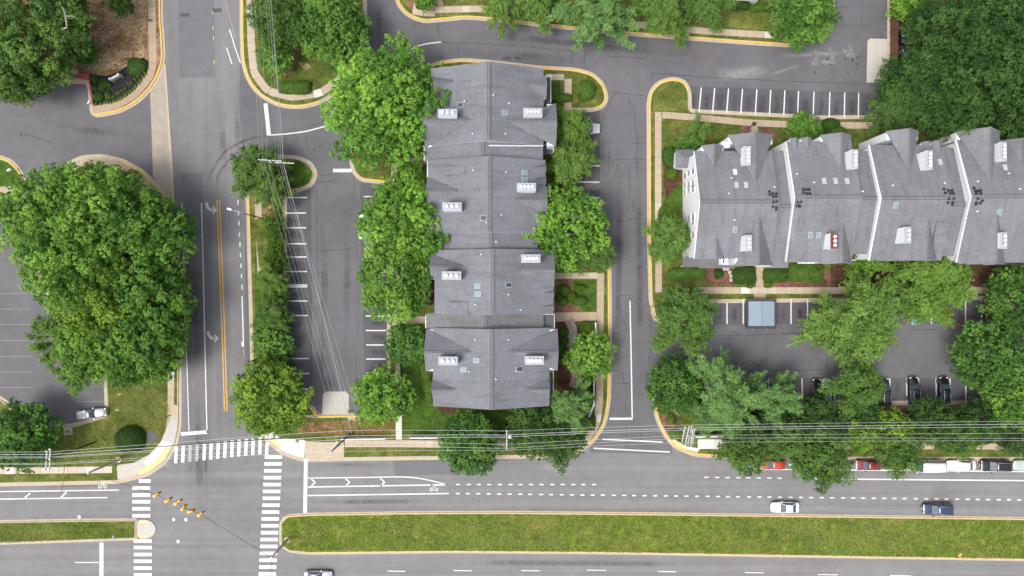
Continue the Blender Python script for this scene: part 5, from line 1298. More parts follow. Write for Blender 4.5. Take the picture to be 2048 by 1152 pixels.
for sl, px, py, m in ((U1n, 1473, 370, 'skylw'), (U1n, 1492, 370, 'skylw'), (U1s, 1470, 459, 'skyl'), (U1n, 1470, 344, 'trim'), (U2n, 1648, 362, 'skylw'), (U2n, 1671, 362, 'skylw'), (U2n, 1694, 362, 'skylw'), (U2s, 1621, 470, 'skyl'), (U2s, 1637, 470, 'skyl'), (U3n, 1880, 324, 'skylw'), (U3s, 1791, 410, 'skyl'), (U4n, 2010, 335, 'skylw'), (U4s, 1999, 425, 'skyl')):
    skylight(rb, sl, px, py, .62, 1.0, m)
for sl, px, py in ((U1n, 1462, 356), (U1n, 1457, 387), (U1n, 1548, 374), (U1s, 1468, 440), (U2n, 1593, 348), (U2n, 1627, 365), (U2n, 1724, 383), (U3n, 1784, 371), (U3n, 1888, 366), (U4n, 1954, 363), (U4s, 1953, 423), (U4n, 2016, 347), (U4n, 2038, 378)):
    vent(rb, sl, px, py)
for n_, s_, pts in ((U1n, U1s, ((1538, 384), (1539, 390), (1545, 388), (1552, 388), (1546, 394), (1552, 394), (1553, 403), (1546, 404), (1552, 414), (1552, 419), (1545, 413))),
                    (U2n, U2s, ((1606, 380), (1612, 380), (1618, 380), (1606, 386), (1613, 388), (1619, 388), (1602, 403), (1595, 404), (1598, 410), (1599, 413), (1594, 412))),
                    (U3n, U3s, ((1887, 379), (1890, 387), (1896, 382), (1903, 382), (1900, 388), (1906, 388), (1897, 397), (1907, 397), (1895, 405), (1904, 404), (1904, 409))),
                    (U4n, U4s, ((1947, 377), (1950, 383), (1955, 383), (1960, 382), (1952, 388), (1961, 388), (1955, 397), (1952, 405), (1951, 408), (1964, 401), (1960, 406)))):
    for px, py in pts:
        sl = n_ if n_.hit(px, py).z <= n_.zr and n_.hit(px, py).y > n_.r else s_
        boxvent(rb, sl, px, py, .32)
dormer_patch(rb, U3s, 1868, 1893, 443, 487)
# windows on the white western end wall
xw = xb(1400, 11.3)+.2
for px, py, h in ((1371, 352, 1.5), (1378, 346, 1.5), (1387, 342, 1.5), (1370, 371, 1.4), (1370, 386, 1.4), (1378, 369, 1.4), (1378, 380, 1.4), (1387, 366, 1.4), (1387, 378, 1.4), (1379, 436, 1.5), (1387, 432, 1.5), (1387, 444, 1.4), (1379, 472, 1.5), (1387, 470, 1.5)):
    z = H*(1-(xw*K)/(px-1024)); z = min(max(z, 1.2), 8.6)
    window(rb, Vector((xw, at(px, py, z).y, z)), 'x', .85, h, -1)
# small porch roofs and bays
bm = B(); z = 3.4
a = [at(1351, 299, z), at(1390, 299, z), at(1390, 336, z), at(1351, 336, z)]
t0 = Vector((at(1372, 318, 4.4).x, at(1372, 318, 4.4).y, 4.4)); t1 = Vector((at(1392, 318, 4.4).x, t0.y, 4.4))
va = [bm.verts.new(p) for p in a]; v0, v1 = bm.verts.new(t0), bm.verts.new(t1)
for f in ((va[0], va[1], v1, v0), (va[2], va[3], v0, v1), (va[3], va[0], v0)): bm.faces.new(f)
pr = obj('porch_roof', bm, M['roof'], rb)
bm = B(); box(bm, a[3].x+.25, a[2].x, a[3].y+.25, a[0].y-.25, .1, z-.02); obj('porch_wall', bm, M['siding'], pr)
for x0, x1, y0, y1, z in ((1366, 1446, 514, 534, 3.2), (1400, 1470, 518, 536, 3.0), (1988, 2040, 510, 530, 3.2)):
    slab_roof('porch_roof', [[at(x0, y0, z+.9), at(x1, y0, z+.9), at(x1, y1, z), at(x0, y1, z)]], rb, 'roofd' if x0 < 1400 else 'roof', .15)
    for px in (x0+4, x1-4):
        q = at(px, y1-2, z-.2); bm = B(); box(bm, q.x-.09, q.x+.09, q.y-.09, q.y+.09, .1, z-.12); obj('porch_post', bm, M['trim'], rb)
for px, py, wpx, z in ((1450, 523, 13, 7.6), (1616, 521, 26, 7.8), (1764, 514, 36, 7.6), (2009, 512, 14, 7.8)):
    p = at(px, py, z); bm = B(); w = wpx/K*.93
    box(bm, p.x-w/2, p.x+w/2, p.y-.45, p.y+.5, z-1.5, z); d = obj('balcony', bm, M['siding'], rb)
    bm = B(); box(bm, p.x-w/2+.15, p.x-.1, p.y-.3, p.y+.35, z, z+.03); box(bm, p.x+.25, p.x+w/2-.2, p.y-.3, p.y+.35, z, z+.03); obj('opening', bm, M['glass'], d)
p = at(1452, 291, 7.2); bm = B(); box(bm, p.x-.8, p.x+.5, p.y-.4, p.y+.5, 4, 7.6); d = obj('bay', bm, M['siding'], rb); window(rb, Vector((p.x-.8, p.y, 6.8)), 'x', .5, .9, -1)
# satellite dish on the north side
p = at(1904, 278, 9.0); bm = B(); tube(bm, [p-Vector((0, 0, 1.2)), p], .05, 6)
d = obj('satellite_dish', bm, M['steel'], rb); bm = B(); tube(bm, [p+Vector((0, 0, .0)), p+Vector((.05, .1, .08)), p+Vector((.1, .18, .22))], .12, 14, .55); obj('reflector', bm, M['flue'], d)
for i in range(16):
    px = 1415 + i*40
    for zc in (1.9, 4.7):
        x = xb(px, 4)
        window(rb, Vector((x, yb(523, 8.6)+.35, zc)), 'y', .9, 1.4, -1) if i % 2 else None
off.done()

# ---- small white-trimmed roof at the top edge
tr = empty('house', at(1500, -40, 0), 'small white trimmed roof corner cut off by the top edge', 'house')
off = Off(tr)
main_unit(tr, 'x', yb(-26, 7), yb(-180, 7), yb(-100, 9.5), xb(1462, 7), xb(1545, 7), 7, 9.5)
for i in range(3): window(tr, Vector((xb(1478+i*25, 5), yb(-26, 7)+.3, 4.8)), 'y', .9, 1.3, -1)
off.done()

# ------------------------------------------------------------------ vehicles
PAINT = {}
def paint(name, col, metal=.3):
    if name not in PAINT: PAINT[name] = plain('car paint ' + name, col, .28, metal, .04, 2.0, True, .8)
    return PAINT[name]

def loft(bm, rings):
    for a, b in zip(rings, rings[1:]):
        n = len(a)
        for k in range(n): bm.faces.new((a[k], a[(k+1) % n], b[(k+1) % n], b[k]))
    bm.faces.new(rings[0][::-1]); bm.faces.new(rings[-1])

def car(label, px, py, ang, col, L=4.6, W=1.82, style='sedan', group=None, cat='car', name='parked_car', metal=.3):
    """ang: heading of the bonnet in degrees, 0 = right in the photo"""
    suv = style in ('suv', 'van')
    p = at(px, py, .7); p.z = .02
    root = empty(name, p, label, cat, group, math.radians(ang))
    m = paint(*col) if isinstance(col, tuple) else paint(col, (.5, .5, .5))
    hb = {'sedan': .92, 'hatch': .95, 'suv': 1.08, 'van': 1.15, 'pickup': 1.08}[style]; ht = {'sedan': 1.44, 'hatch': 1.5, 'suv': 1.72, 'van': 2.35, 'pickup': 1.82}[style]
    hl = L/2
    st = [(-hl, .74, .42, hb*.80), (-hl+.10, .88, .28, hb*.93), (-hl+.45, .97, .22, hb), (-hl*.3, 1.0, .20, hb), (hl*.25, 1.0, .20, hb), (hl*.42, .99, .20, hb*.97), (hl-.55, .95, .22, hb*.86), (hl-.14, .80, .27, hb*.74), (hl, .54, .40, hb*.62)]
    bm = B(); rings = []
    for x, w, z0, z1 in st:
        w *= W/2
        rings.append([bm.verts.new(q) for q in ((x, -w*.9, z0), (x, -w, z0+.18), (x, -w, (z0+z1)/2+.1), (x, -w*.93, z1-.06), (x, -w*.74, z1), (x, 0, z1+.035), (x, w*.74, z1), (x, w*.93, z1-.06), (x, w, (z0+z1)/2+.1), (x, w, z0+.18), (x, w*.9, z0))])
    loft(bm, rings)
    body = obj('body', bm, m, root, True)
    sb = body.modifiers.new('sub', 'SUBSURF'); sb.levels = 1; sb.render_levels = 2
    # greenhouse
    f0, f1, r1, r0 = {'sedan': (.20, -.04, -.30*2, -.42*2), 'hatch': (.22, 0.0, -.72, -.88), 'suv': (.24, .04, -.80, -.93), 'van': (.62, .42, -.93, -.98), 'pickup': (.30, .08, -.18, -.26)}[style]
    fb, ft, rt, rb_ = f0*hl, f1*hl, r1*hl, r0*hl
    if style == 'sedan': fb, ft, rt, rb_ = .34*hl, .04*hl, -.46*hl, -.74*hl
    if style == 'suv': fb, ft = .46*hl, .16*hl
    if style == 'hatch': fb, ft = .40*hl, .10*hl
    wb, wt = W/2*.86, W/2*.64 if not suv else W/2*.74
    zb = hb-.01
    Fb, Ft, Rt, Rb = (fb, zb), (ft, ht-.04), (rt, ht-.04), (rb_, zb)
    def pane(nm, q, mt, th=.03):
        b2 = B(); vs2 = [b2.verts.new(v) for v in q]; f = b2.faces.new(vs2); f.normal_update()
        n = f.normal.copy(); c = sum((v.co for v in vs2), Vector())/len(vs2)
        if n.dot(c-Vector((0, 0, .5))) < 0: n = -n
        lo = [b2.verts.new(v.co - n*th) for v in vs2]
        b2.faces.new(lo[::-1])
        for i in range(len(q)): b2.faces.new((vs2[i], lo[i], lo[(i+1) % len(q)], vs2[(i+1) % len(q)]))
        return obj(nm, b2, mt, root)
    pane('windshield', [(fb, -wb*.93, zb), (fb, wb*.93, zb), (ft, wt*.96, ht-.05), (ft, -wt*.96, ht-.05)], M['cglass'])
    pane('rear_window', [(rb_, -wb*.93, zb), (rb_, wb*.93, zb), (rt, wt*.96, ht-.05), (rt, -wt*.96, ht-.05)], M['cglass'] if style != 'van' else m)
    for s in (-1, 1): pane('side_window', [(fb-.06, s*wb, zb), (ft-.04, s*wt, ht-.06), (rt+.04, s*wt, ht-.06), (rb_+.08, s*wb, zb)], M['cglass'] if style != 'van' else m)
    b2 = B()
    nx = 6; gr = []
    for i in range(nx+1):
        x = ft + (rt-ft)*i/nx; cz = .055*math.sin(math.pi*i/nx)
        gr.append([b2.verts.new((x, y*wt, ht-.05 + cz + .05*(1-y*y))) for y in (-1, -.6, 0, .6, 1)])
    for a, b_ in zip(gr, gr[1:]):
        for k in range(4): b2.faces.new((a[k], a[k+1], b_[k+1], b_[k])).smooth = True
    r = obj('roof', b2, m, root, True); r.modifiers.new('thick', 'SOLIDIFY').thickness = .05
    for s in (-1, 1):
        b2 = B()
        tube(b2, [(fb, s*wb*.95, zb), (ft, s*wt, ht-.05)], .045, 6); tube(b2, [(rb_, s*wb*.95, zb), (rt, s*wt, ht-.05)], .06, 6); tube(b2, [(ft, s*wt, ht-.03), (rt, s*wt, ht-.03)], .045, 6)
        xm = (fb+rb_)/2; tube(b2, [(xm, s*(wb+.005), zb), (xm+.04, s*(wt+.005), ht-.06)], .035, 6)
        obj('pillar', b2, m, root)
    if style == 'pickup':
        b2 = B(); box(b2, -hl+.15, rb_-.1, -W*.38, W*.38, hb+.01, hb+.05)
        for xx in (-hl+.5, -hl+1.1): box(b2, xx-.03, xx+.03, -W*.38, W*.38, hb+.05, hb+.08)
        obj('bed_cover', b2, paint('silver bed', (.55, .56, .58)), root)
    for sx in (-hl*.60, hl*.62):
        for s in (-1, 1):
            y = s*(W/2-.10)
            b2 = B(); tube(b2, [(sx, y-.11, .33), (sx, y+.11, .33)], .33, 18); w = obj('wheel', b2, M['rubber'], root)
            b2 = B(); tube(b2, [(sx, y+s*.10, .33), (sx, y+s*.125, .33)], .21, 14); obj('rim', b2, M['rim'], w)
    for s in (-1, 1):
        b2 = B(); box(b2, hl-.36, hl-.10, s*W*.30-.17, s*W*.30+.17, hb*.66, hb*.735); bevel(b2, .03); obj('headlight', b2, M['lamp'], root)
        b2 = B(); box(b2, -hl-.005, -hl+.10, s*W*.33-.14, s*W*.33+.14, hb*.70, hb*.85); bevel(b2, .02); obj('tail_light', b2, M['red'], root)
        b2 = B(); box(b2, fb-.28, fb-.10, s*(W/2+.10)-.10, s*(W/2+.10)+.10, hb-.02, hb+.14); bevel(b2, .03); obj('mirror', b2, m, root)
    for sx in (-hl-.005, hl*.995):
        b2 = B(); box(b2, sx-.02, sx+.02, -.26, .26, .42, .54); obj('number_plate', b2, M['lamp'], root)
    if style in ('suv',):
        for s in (-1, 1):
            b2 = B(); tube(b2, [(ft-.1, s*wt*.86, ht+.07), (rt+.1, s*wt*.86, ht+.07)], .025, 6); obj('roof_rail', b2, M['steel'], root)
    return root

WHT, SIL, BLK_ = ('white', (.72, .73, .75), 0.0), ('silver', (.50, .51, .54), .5), ('black', (.012, .012, .014), .1)
car('silver car sticking out from under the feathery trees by the middle drive', 1172, 257, 0, ('pale silver', (.62, .62, .68), .2), 4.7, 1.85, 'suv')
car('white car peeking out from the bright maple west of the long roof', 746, 433, 180, WHT, 4.6, 1.8, 'sedan')
car('car almost hidden below the peeking white car under the maple', 744, 469, 180, ('pale grey', (.45, .47, .48), .2), 4.5, 1.8, 'hatch')
car('car hidden under the lime maple by the upper white line', 1168, 403, 0, WHT, 4.5, 1.8, 'sedan')
car('car hidden under the lime maple at its right edge', 1166, 432, 0, SIL, 4.5, 1.8, 'sedan')
car('red car with orange roof half covered by thicket trees', 1545, 928, 180, ('orange red', (.52, .06, .03), .1), 4.3, 1.8, 'hatch')
car('pale blue car almost hidden in the thicket behind the red orange car', 1604, 928, 180, ('pale blue', (.35, .48, .62), .2), 4.4, 1.8, 'sedan')
car('dark red car parked between the thicket trees and white line', 1736, 930, 180, ('dark red', (.22, .028, .035), .2), 4.2, 1.75, 'hatch')
car('white van parked behind the dark red car', 1850, 931, 180, WHT, 5.8, 1.95, 'van', cat='van', name='parked_van')
car('white sedan parked between the white van and black sport utility car', 1922, 931, 180, WHT, 4.9, 1.85, 'sedan')
car('glossy black sport utility car parked behind the white sedan', 1991, 931, 180, BLK_, 5.0, 1.95, 'suv')
car('pale green car cut by the right edge', 2055, 931, 180, ('pale green', (.42, .52, .46), .2), 4.6, 1.8, 'sedan')
car('white car driving alone along the median grass', 1570, 1015, 180, WHT, 4.7, 1.85, 'sedan', name='moving_car')
car('dark blue car driving along the median grass', 1875, 1018, 180, ('dark blue', (.035, .055, .11), .3), 5.0, 1.88, 'suv', name='moving_car')
car('silver car cut by the bottom edge', 636, 1153, 0, ('silver lilac', (.48, .46, .54), .3), 4.7, 1.82, 'sedan', name='moving_car')
car('glossy black car in the bay left of the empty white lined bay', 1827, 781, 90, BLK_, 4.6, 1.65, 'suv', None)
car('glossy black car in the rightmost occupied south bay', 1887, 781, 90, BLK_, 4.6, 1.65, 'suv', None)
car('glossy black car half under the feathery tree next to white car', 1768, 784, 90, BLK_, 4.7, 1.75, 'suv')
car('dark car beside the red brown corner kerb under the feathery tree', 1634, 785, 90, BLK_, 4.6, 1.75, 'sedan')
car('white car under the feathery tree, leftmost of the two white ones', 1653, 784, 90, WHT, 4.5, 1.6, 'sedan')
car('white car under the feathery tree beside a black car', 1745, 784, 90, WHT, 4.6, 1.7, 'hatch')
car('pale car at the right edge hidden by dark spotted trees', 1990, 782, 90, ('pale blue', (.35, .48, .62), .2), 4.6, 1.8, 'sedan')
car('teal car hidden under the widest feathery tree', 1772, 628, 270, ('teal', (.12, .27, .28), .2), 4.6, 1.8, 'sedan')
car('dark teal car hidden under the bright feathery tree', 1832, 622, 270, ('teal', (.12, .27, .28), .2), 4.6, 1.8, 'hatch')
car('dark red car whose tail shows under the bright feathery tree', 1893, 617, 90, ('maroon', (.22, .03, .025), .2), 4.4, 1.75, 'hatch')
car('faded silver pickup truck in the corner of the west lot', 184, 827, 7, ('faded silver', (.30, .31, .33), .3), 4.9, 1.6, 'pickup', cat='pickup truck', name='pickup_truck')

# orange utility tractor at the right end of the south lot
p = at(1977, 622, .8); p.z = .02
root = empty('tractor', p, 'orange utility tractor with pale wheels half hidden under trees', 'tractor', None, math.radians(90))
bm = B(); box(bm, -.2, 1.5, -.42, .42, .7, 1.25); bevel(bm, .1); obj('bonnet', bm, M['cone'], root)
bm = B(); box(bm, -1.2, -.2, -.5, .5, .55, .9); box(bm, -1.1, -.75, -.3, .3, .9, 1.35); bevel(bm, .06); obj('seat', bm, M['blackp'], root)
for s in (-1, 1):
    for x, r in ((-.85, .55), (1.05, .38)):
        bm = B(); tube(bm, [(x, s*.62, r), (x, s*.95, r)], r, 18); w = obj('wheel', bm, M['rubber'], root)
        bm = B(); tube(bm, [(x, s*.93, r), (x, s*.97, r)], r*.55, 14); obj('rim', bm, M['lamp'], w)
    bm = B(); box(bm, -1.35, -.35, s*.62-.18, s*.62+.18, 1.1, 1.18); bevel(bm, .03); obj('mudguard', bm, M['cone'], root)
# red framed cart
p = at(1986, 566, .7); p.z = .15
root = empty('cart', p, 'red tubular cart with grey grille on the pavement beside dark trees', 'cart', None, math.radians(75))
bm = B()
for s in (-.55, -.2, .2, .55): tube(bm, [(-1.6, s, .55), (1.5, s, .55)], .05, 6)
for x in (-1.6, -.8, 0, .8, 1.5): tube(bm, [(x, -.55, .55), (x, .55, .55)], .05, 6)
tube(bm, [(1.5, 0, .55), (2.4, 0, .4)], .06, 6)
for s in (-.55, .55): tube(bm, [(-1.6, s, .55), (-1.6, s, 1.2), (-.4, s, 1.2), (-.4, s, .55)], .04, 6)
obj('frame', bm, M['machine'], root)
bm = B(); box(bm, .2, 1.1, -.5, .1, .62, .95); bevel(bm, .04); obj('grille', bm, M['steel'], root)
for s in (-.75, .75):
    bm = B(); tube(bm, [(-.4, s-.1, .3), (-.4, s+.1, .3)], .3, 16); w = obj('wheel', bm, M['rubber'], root)
    bm = B(); tube(bm, [(-.4, s*1.13, .3), (-.4, s*1.15, .3)], .15, 12); obj('rim', bm, M['lamp'], w)
# traffic cones
for px, py, lab in ((1915, 648, 'orange traffic cone standing in the south lot, the left one'), (1924.5, 650, 'orange traffic cone with pale tip in the south lot, the right one')):
    p = at(px, py, .35); p.z = .02
    r = empty('traffic_cone', p, lab, 'traffic cone', 'traffic cones in the south lot')
    bm = B(); tube(bm, [(0, 0, .04), (0, 0, .72)], .17, 14, .03); obj('cone', bm, M['cone'], r)
    bm = B(); box(bm, -.2, .2, -.2, .2, 0, .04); bevel(bm, .012); obj('base', bm, M['cone'], r)
    bm = B(); tube(bm, [(0, 0, .36), (0, 0, .5)], .104, 14, .078); obj('band', bm, M['white'], r)

# dark container with a pale two-panel lid in the south lot
p = at(1521, 628, 1.2); p.z = .02
root = empty('waste_container', p, 'square dark container with pale blue two panel lid in the south lot', 'container')
bm = B(); box(bm, -2.3, 2.3, -2.35, 2.35, 0, 1.5)
for v in bm.verts:
    if v.co.z < .5: v.co.x *= .93; v.co.y *= .93
obj('box', bm, M['dumps'], root)
bm = B()
for x0, x1, y0, y1 in ((-2.42, 2.42, -2.45, -2.15), (-2.42, 2.42, 2.15, 2.45), (-2.42, -2.2, -2.15, 2.15), (2.2, 2.42, -2.15, 2.15)): box(bm, x0, x1, y0, y1, 1.5, 1.62)
obj('rim', bm, M['dumps'], root)
for s in (-1, 1):
    bm = B(); x0, x1 = sorted((s*.03, s*2.12)); vs_ = box(bm, x0, x1, -1.95, 2.1, 1.55, 1.68)
    for v in vs_:
        if v.co.z > 1.6 and abs(v.co.x) < .1: v.co.z += .16
    obj('lid', bm, M['tarp'], root)
bm = B()
for x in (-1.2, 1.2): box(bm, x-.12, x+.12, -2.6, -2.4, .6, 1.1)
obj('handle', bm, M['steel'], root)

# ------------------------------------------------------------------ poles, wires, signals, lamps
def pole(label, bpx, bpy, z, arms, r=.17, cat='utility pole', m='polew', base=.13):
    """arms: (height, half length, direction degrees, along-offset)"""
    b = at(bpx, bpy, 0); root = empty('utility_pole', Vector((b.x, b.y, base)), label, cat)
    bm = B(); tube(bm, [(0, 0, -.1), (0, 0, z-base)], r, 12, r*.68); obj('pole_shaft', bm, M[m], root)
    for h, hl, deg, o, dx, dy in arms:
        d = Vector((math.cos(math.radians(deg)), math.sin(math.radians(deg)), 0)); n = Vector((-d.y, d.x, 0))
        c = Vector((dx, dy, h-base)); bm = B()
        Mx = Matrix(((d.x, n.x, 0, c.x), (d.y, n.y, 0, c.y), (0, 0, 1, c.z), (0, 0, 0, 1)))
        box(bm, -hl+o, hl+o, -.07, .07, -.07, .07, Mx); arm = obj('crossarm', bm, M['greyarm'], root)
        k = max(2, int(hl*2/.8))
        for i in range(k):
            q = Mx @ Vector((-hl+o+.1+(2*hl-.2)*i/(k-1), 0, .07)); bm = B(); tube(bm, [q, q+Vector((0, 0, .12))], .05, 8); tube(bm, [q+Vector((0, 0, .12)), q+Vector((0, 0, .26))], .08, 8); obj('insulator', bm, M['flue'], arm)
    return root
P1 = pole('utility pole with stacked pale crossarms beside the top grass nose', 587, 346, 10.6, [(10.4, 1.75, -4, 0, -.2, .15), (9.6, 1.75, -3, 1.2, .2, 0), (9.0, .8, -6, .2, -.2, .1)])
P2 = pole('dark leaning looking utility pole at the corner of the concrete pads', 702, 867, 12.2, [(11.6, 1.3, 60, 0, 0, .2), (10.6, 1.1, 60, 0, 0, .2), (9.6, .8, 15, .3, .2, 0)])
P3 = pole('utility pole with grey transformer behind the olive street tree', 1013, 849, 11.6, [(11.4, 1.5, 90, 0, .12, 0), (10.2, 1.0, 90, -.2, .12, 0)])
bm = B(); tube(bm, [(.55, .1, 8.9), (.55, .1, 9.8)], .28, 14); tube(bm, [(.55, .1, 9.8), (.55, .1, 9.86)], .22, 14); obj('transformer', bm, M['flue'], P3)
bm = B(); tube(bm, [(.2, .0, 8.2), (.9, -.5, 8.5), (1.1, -.6, 8.5)], .05, 6); obj('bracket', bm, M['steel'], P3)
P4 = pole('slanted looking pole with many thin crossarms at the drive corner', 1346, 844, 12.0, [(11.8, 1.3, 82, 0, .0, 0), (11.0, 1.2, 82, 0, .5, 0), (10.4, 1.5, 78, 0, -.3, 0), (10.0, 1.5, 78, 0, .2, 0), (9.4, 1.2, 78, 0, -.6, 0)], .2, m='whitev' if 0 else 'steel')
P5 = pole('brown utility pole with two short arms in the lower left corner', 188, 885, 12.0, [(11.6, 1.55, 88, 0, .5, .2), (10.9, 1.5, 86, -.2, -.5, 0)])

nwire = 0
def wire(label, pts, sag=.5, r=.022, m='wire', cat='power line', group='overhead power lines', name='power_line'):
    P = []
    for a, b in zip(pts, pts[1:]):
        n = 14
        for i in range(n):
            t = i/n; q = Vector(a).lerp(Vector(b), t); q.z -= sag*4*t*(1-t); P.append(q)
    P.append(Vector(pts[-1])); bm = B(); tube(bm, P, r, 5)
    return tag(obj(name, bm, M[m]), label, cat, group)
# along the wide road: pixel rows of each line at the left edge, the brown pole, the corner pole, the transformer pole, the slanted pole and the right edge
ords = ('northernmost', 'second from north', 'third from north', 'fourth from north', 'fifth from north', 'southernmost')
for i, (z, ys, r) in enumerate(((11.7, (908, 904, 861, 862, 850, 841), .022), (11.2, (913, 909, 872, 870, 856, 847), .034), (11.0, (917, 914, 879, 874, 860, 853), .030), (10.4, (921, 916, 884, 889, 871, 866), .022), (10.3, (929, 927, 893, 897, 876, 878), .022), (10.0, (933, 929, 903, 901, 885, 881), .020))):
    xs_ = (-220, 100, 690, 1013, 1380, 2260)
    wire('thin pale power line along the wide road, %s of the six' % ords[i], [at(x, y, z) for x, y in zip(xs_, ys)], .35, r*.85, 'wirel')
# thick black cable above the crosswalk
wire('thick black cable sagging over the zebra crossing beside the corner ramps', [at(303, 895, 8.4), at(560, 877, 8.6), at(668, 872, 10.5)], .25, .075, 'cable', 'cable', None, 'cable')
o2 = ('leftmost', 'second from left', 'third from left', 'fourth from left', 'fifth from left', 'sixth from left', 'rightmost')
for i, (x0, x1, z, x2, yy2, r) in enumerate(((493, 518, 10.6, 672, 866, .014), (500, 526, 10.6, 684, 870, .014), (512, 534, 10.5, 694, 872, .014), (522, 552, 10.4, 705, 876, .014), (527, 558, 9.8, 716, 878, .02), (532, 562, 9.8, 726, 870, .02), (530, 567, 9.7, 703, 866, .045))):
    wire('power line crossing the left parking court, %s of seven' % o2[i], [at(x0, -120, z), at(x1, 316+i*2, z), at(x2, yy2, z)], .5, r)
# span wire with six signal heads between two mast arms
def mast(label, bpx, bpy, z):
    b = at(bpx, bpy, 0); root = empty('signal_pole', Vector((b.x, b.y, .13)), label, 'signal pole')
    bm = B(); tube(bm, [(0, 0, 0), (0, 0, z)], .24, 14, .14); obj('shaft', bm, M['steel'], root)
    bm = B(); tube(bm, [(0, 0, z), (0, 0, z+.12)], .2, 14, .1); obj('cap', bm, M['lamp'], root)
    bm = B(); tube(bm, [(0, 0, -.05), (0, 0, .1)], .48, 20); obj('base_plate', bm, M['conc'], root)
    return Vector((b.x, b.y, z+.05))
m1 = mast('tall grey steel signal pole leaning toward the lower left on the corner pavement', 238, 919, 8.2)
m2 = mast('grey steel signal pole at the tip of the grass median', 575, 1079, 7.6)
bmx = B(); 
SPX = [(312, 990), (335, 1001), (353, 1006), (367, 1017), (380, 1022), (400, 1029)]
zs = [6.6, 6.5, 6.45, 6.45, 6.45, 6.5]
pts = [m1] + [at(x, y-1, z+.75) for (x, y), z in zip(SPX, zs)] + [m2]
bm = B(); tube(bm, pts, .03, 6); tag(obj('span_wire', bm, M['cable']), 'dark span wire carrying six yellow signals across the junction', 'cable')
oo = ('nearest the tall corner pole', 'second from the tall corner pole', 'third from the tall corner pole', 'third from the median pole', 'second from the median pole', 'nearest the median pole')
for i, ((x, y), z) in enumerate(zip(SPX, zs)):
    p = at(x, y, z); a = math.radians([35, 35, 35, 60, 10, 40][i])
    r = empty('traffic_signal', p, 'yellow hanging traffic signal head, %s' % oo[i], 'traffic signal', 'yellow signals on the span wire', a)
    bm = B(); box(bm, -.25, .25, -.2, .2, -.55, .55); bevel(bm, .05); obj('housing', bm, M['sigy'], r)
    w5 = .9 if i == 2 else .55
    for zz in (.36, 0, -.36):
        bm = B(); tube(bm, [(.25, 0, zz), (.25+w5*.75, 0, zz+.02)], .17, 12, cap=False); obj('visor', bm, M['sigy'], r)
        bm = B(); tube(bm, [(.245, 0, zz), (.27, 0, zz)], .14, 12); obj('lens', bm, M['cglass'], r)
    bm = B(); tube(bm, [(0, 0, .55), (0, 0, .8)], .04, 6); obj('hanger', bm, M['steel'], r)
bm = B(); tube(bm, [m2, m2+Vector((.0, -6, -.6)), m2+Vector((.2, -16, -.2))], .025, 5); tag(obj('guy_wire', bm, M['cable']), 'dark thin wire running down from the median pole', 'cable')
bm = B(); tube(bm, [at(129, 927, 9.6), at(127, 955, 9.2), at(123, 985, 9.0)], .05, 5); tag(obj('drop_wire', bm, M['rust']), 'brown thin wire hanging across the left pavement toward the road', 'cable')

def street_lamp(label, bpx, bpy, tpx, tpy, z=9.5):
    b = at(bpx, bpy, 0); root = empty('street_lamp', Vector((b.x, b.y, .13)), label, 'street lamp')
    bm = B(); tube(bm, [(0, 0, 0), (0, 0, z-.6)], .11, 10, .07); obj('shaft', bm, M['blackp'], root)
    h = at(tpx, tpy, z) - Vector((b.x, b.y, .13))
    bm = B(); tube(bm, [(0, 0, z-.7), (h.x*.5, h.y*.5, z-.15), (h.x, h.y, z-.13)], .045, 8); obj('arm', bm, M['steel'], root)
    d = Vector((h.x, h.y, 0)).normalized(); n = Vector((-d.y, d.x, 0))
    bm = B(); box(bm, -.15, .55, -.16, .16, -.08, .08, Matrix(((d.x, n.x, 0, h.x), (d.y, n.y, 0, h.y), (0, 0, 1, z-.13), (0, 0, 0, 1)))); bevel(bm, .04); obj('lamp_head', bm, M['lamp'], root)
street_lamp('street lamp with pale head reaching over the dashed lane line', 532, 439, 461, 419)
street_lamp('street lamp with pale head at the end of the solid lane line', 535, 713, 486, 691)
p = at(1508, 248, 3.2); r = empty('post_lamp', Vector((p.x, p.y, .13)), 'small black post lamp on the pavement north of the right building', 'lamp')
bm = B(); tube(bm, [(0, 0, 0), (0, 0, 3.0)], .06, 8); obj('post', bm, M['blackp'], r); bm = B(); box(bm, -.26, .26, -.26, .26, 3.0, 3.45); bevel(bm, .05); obj('lantern', bm, M['blackp'], r)

# ------------------------------------------------------------------ fences, walls, signs, covers
def fence(label, x0, y0, x1, y1, h=1.8, m='whitev', step=2.2, name='fence', base=.13):
    a, b = at(x0, y0, h*.7).to_2d(), at(x1, y1, h*.7).to_2d(); d = b-a; L = d.length; d.normalize(); n = Vector((-d.y, d.x))
    root = empty(name, (a.x, a.y, base), label, 'fence'); Mx = Matrix(((d.x, n.x, 0, 0), (d.y, n.y, 0, 0), (0, 0, 1, 0), (0, 0, 0, 1)))
    bm = B(); k = max(1, int(L/.18))
    for i in range(k): box(bm, L*i/k+.006, L*(i+1)/k-.006, -.02, .02, .08, h-.12, Mx)
    obj('panel', bm, M[m], root)
    bm = B(); box(bm, 0, L, -.09, .09, h-.12, h, Mx); obj('rail', bm, M[m], root)
    for i in range(int(L/step)+2):
        s = min(L, i*L/(int(L/step)+1)); bm = B(); box(bm, s-.075, s+.075, -.1, .1, 0, h+.06, Mx); obj('post', bm, M[m], root)
    return root
fence('white vinyl fence right of the dark corner utility pole', 684, 877.5, 770, 876)
fence('white vinyl fence below the south lawn of the long roof', 821, 874.5, 886, 874)
fence('short white vinyl fence beside the transformer pole', 990, 874, 1022, 874)
fence('white garden fence beside the chartreuse hedge block', 1190.5, 646, 1190, 696)
fence('white garden fence beside the narrow yellow hedge', 1187.5, 752, 1187, 806)
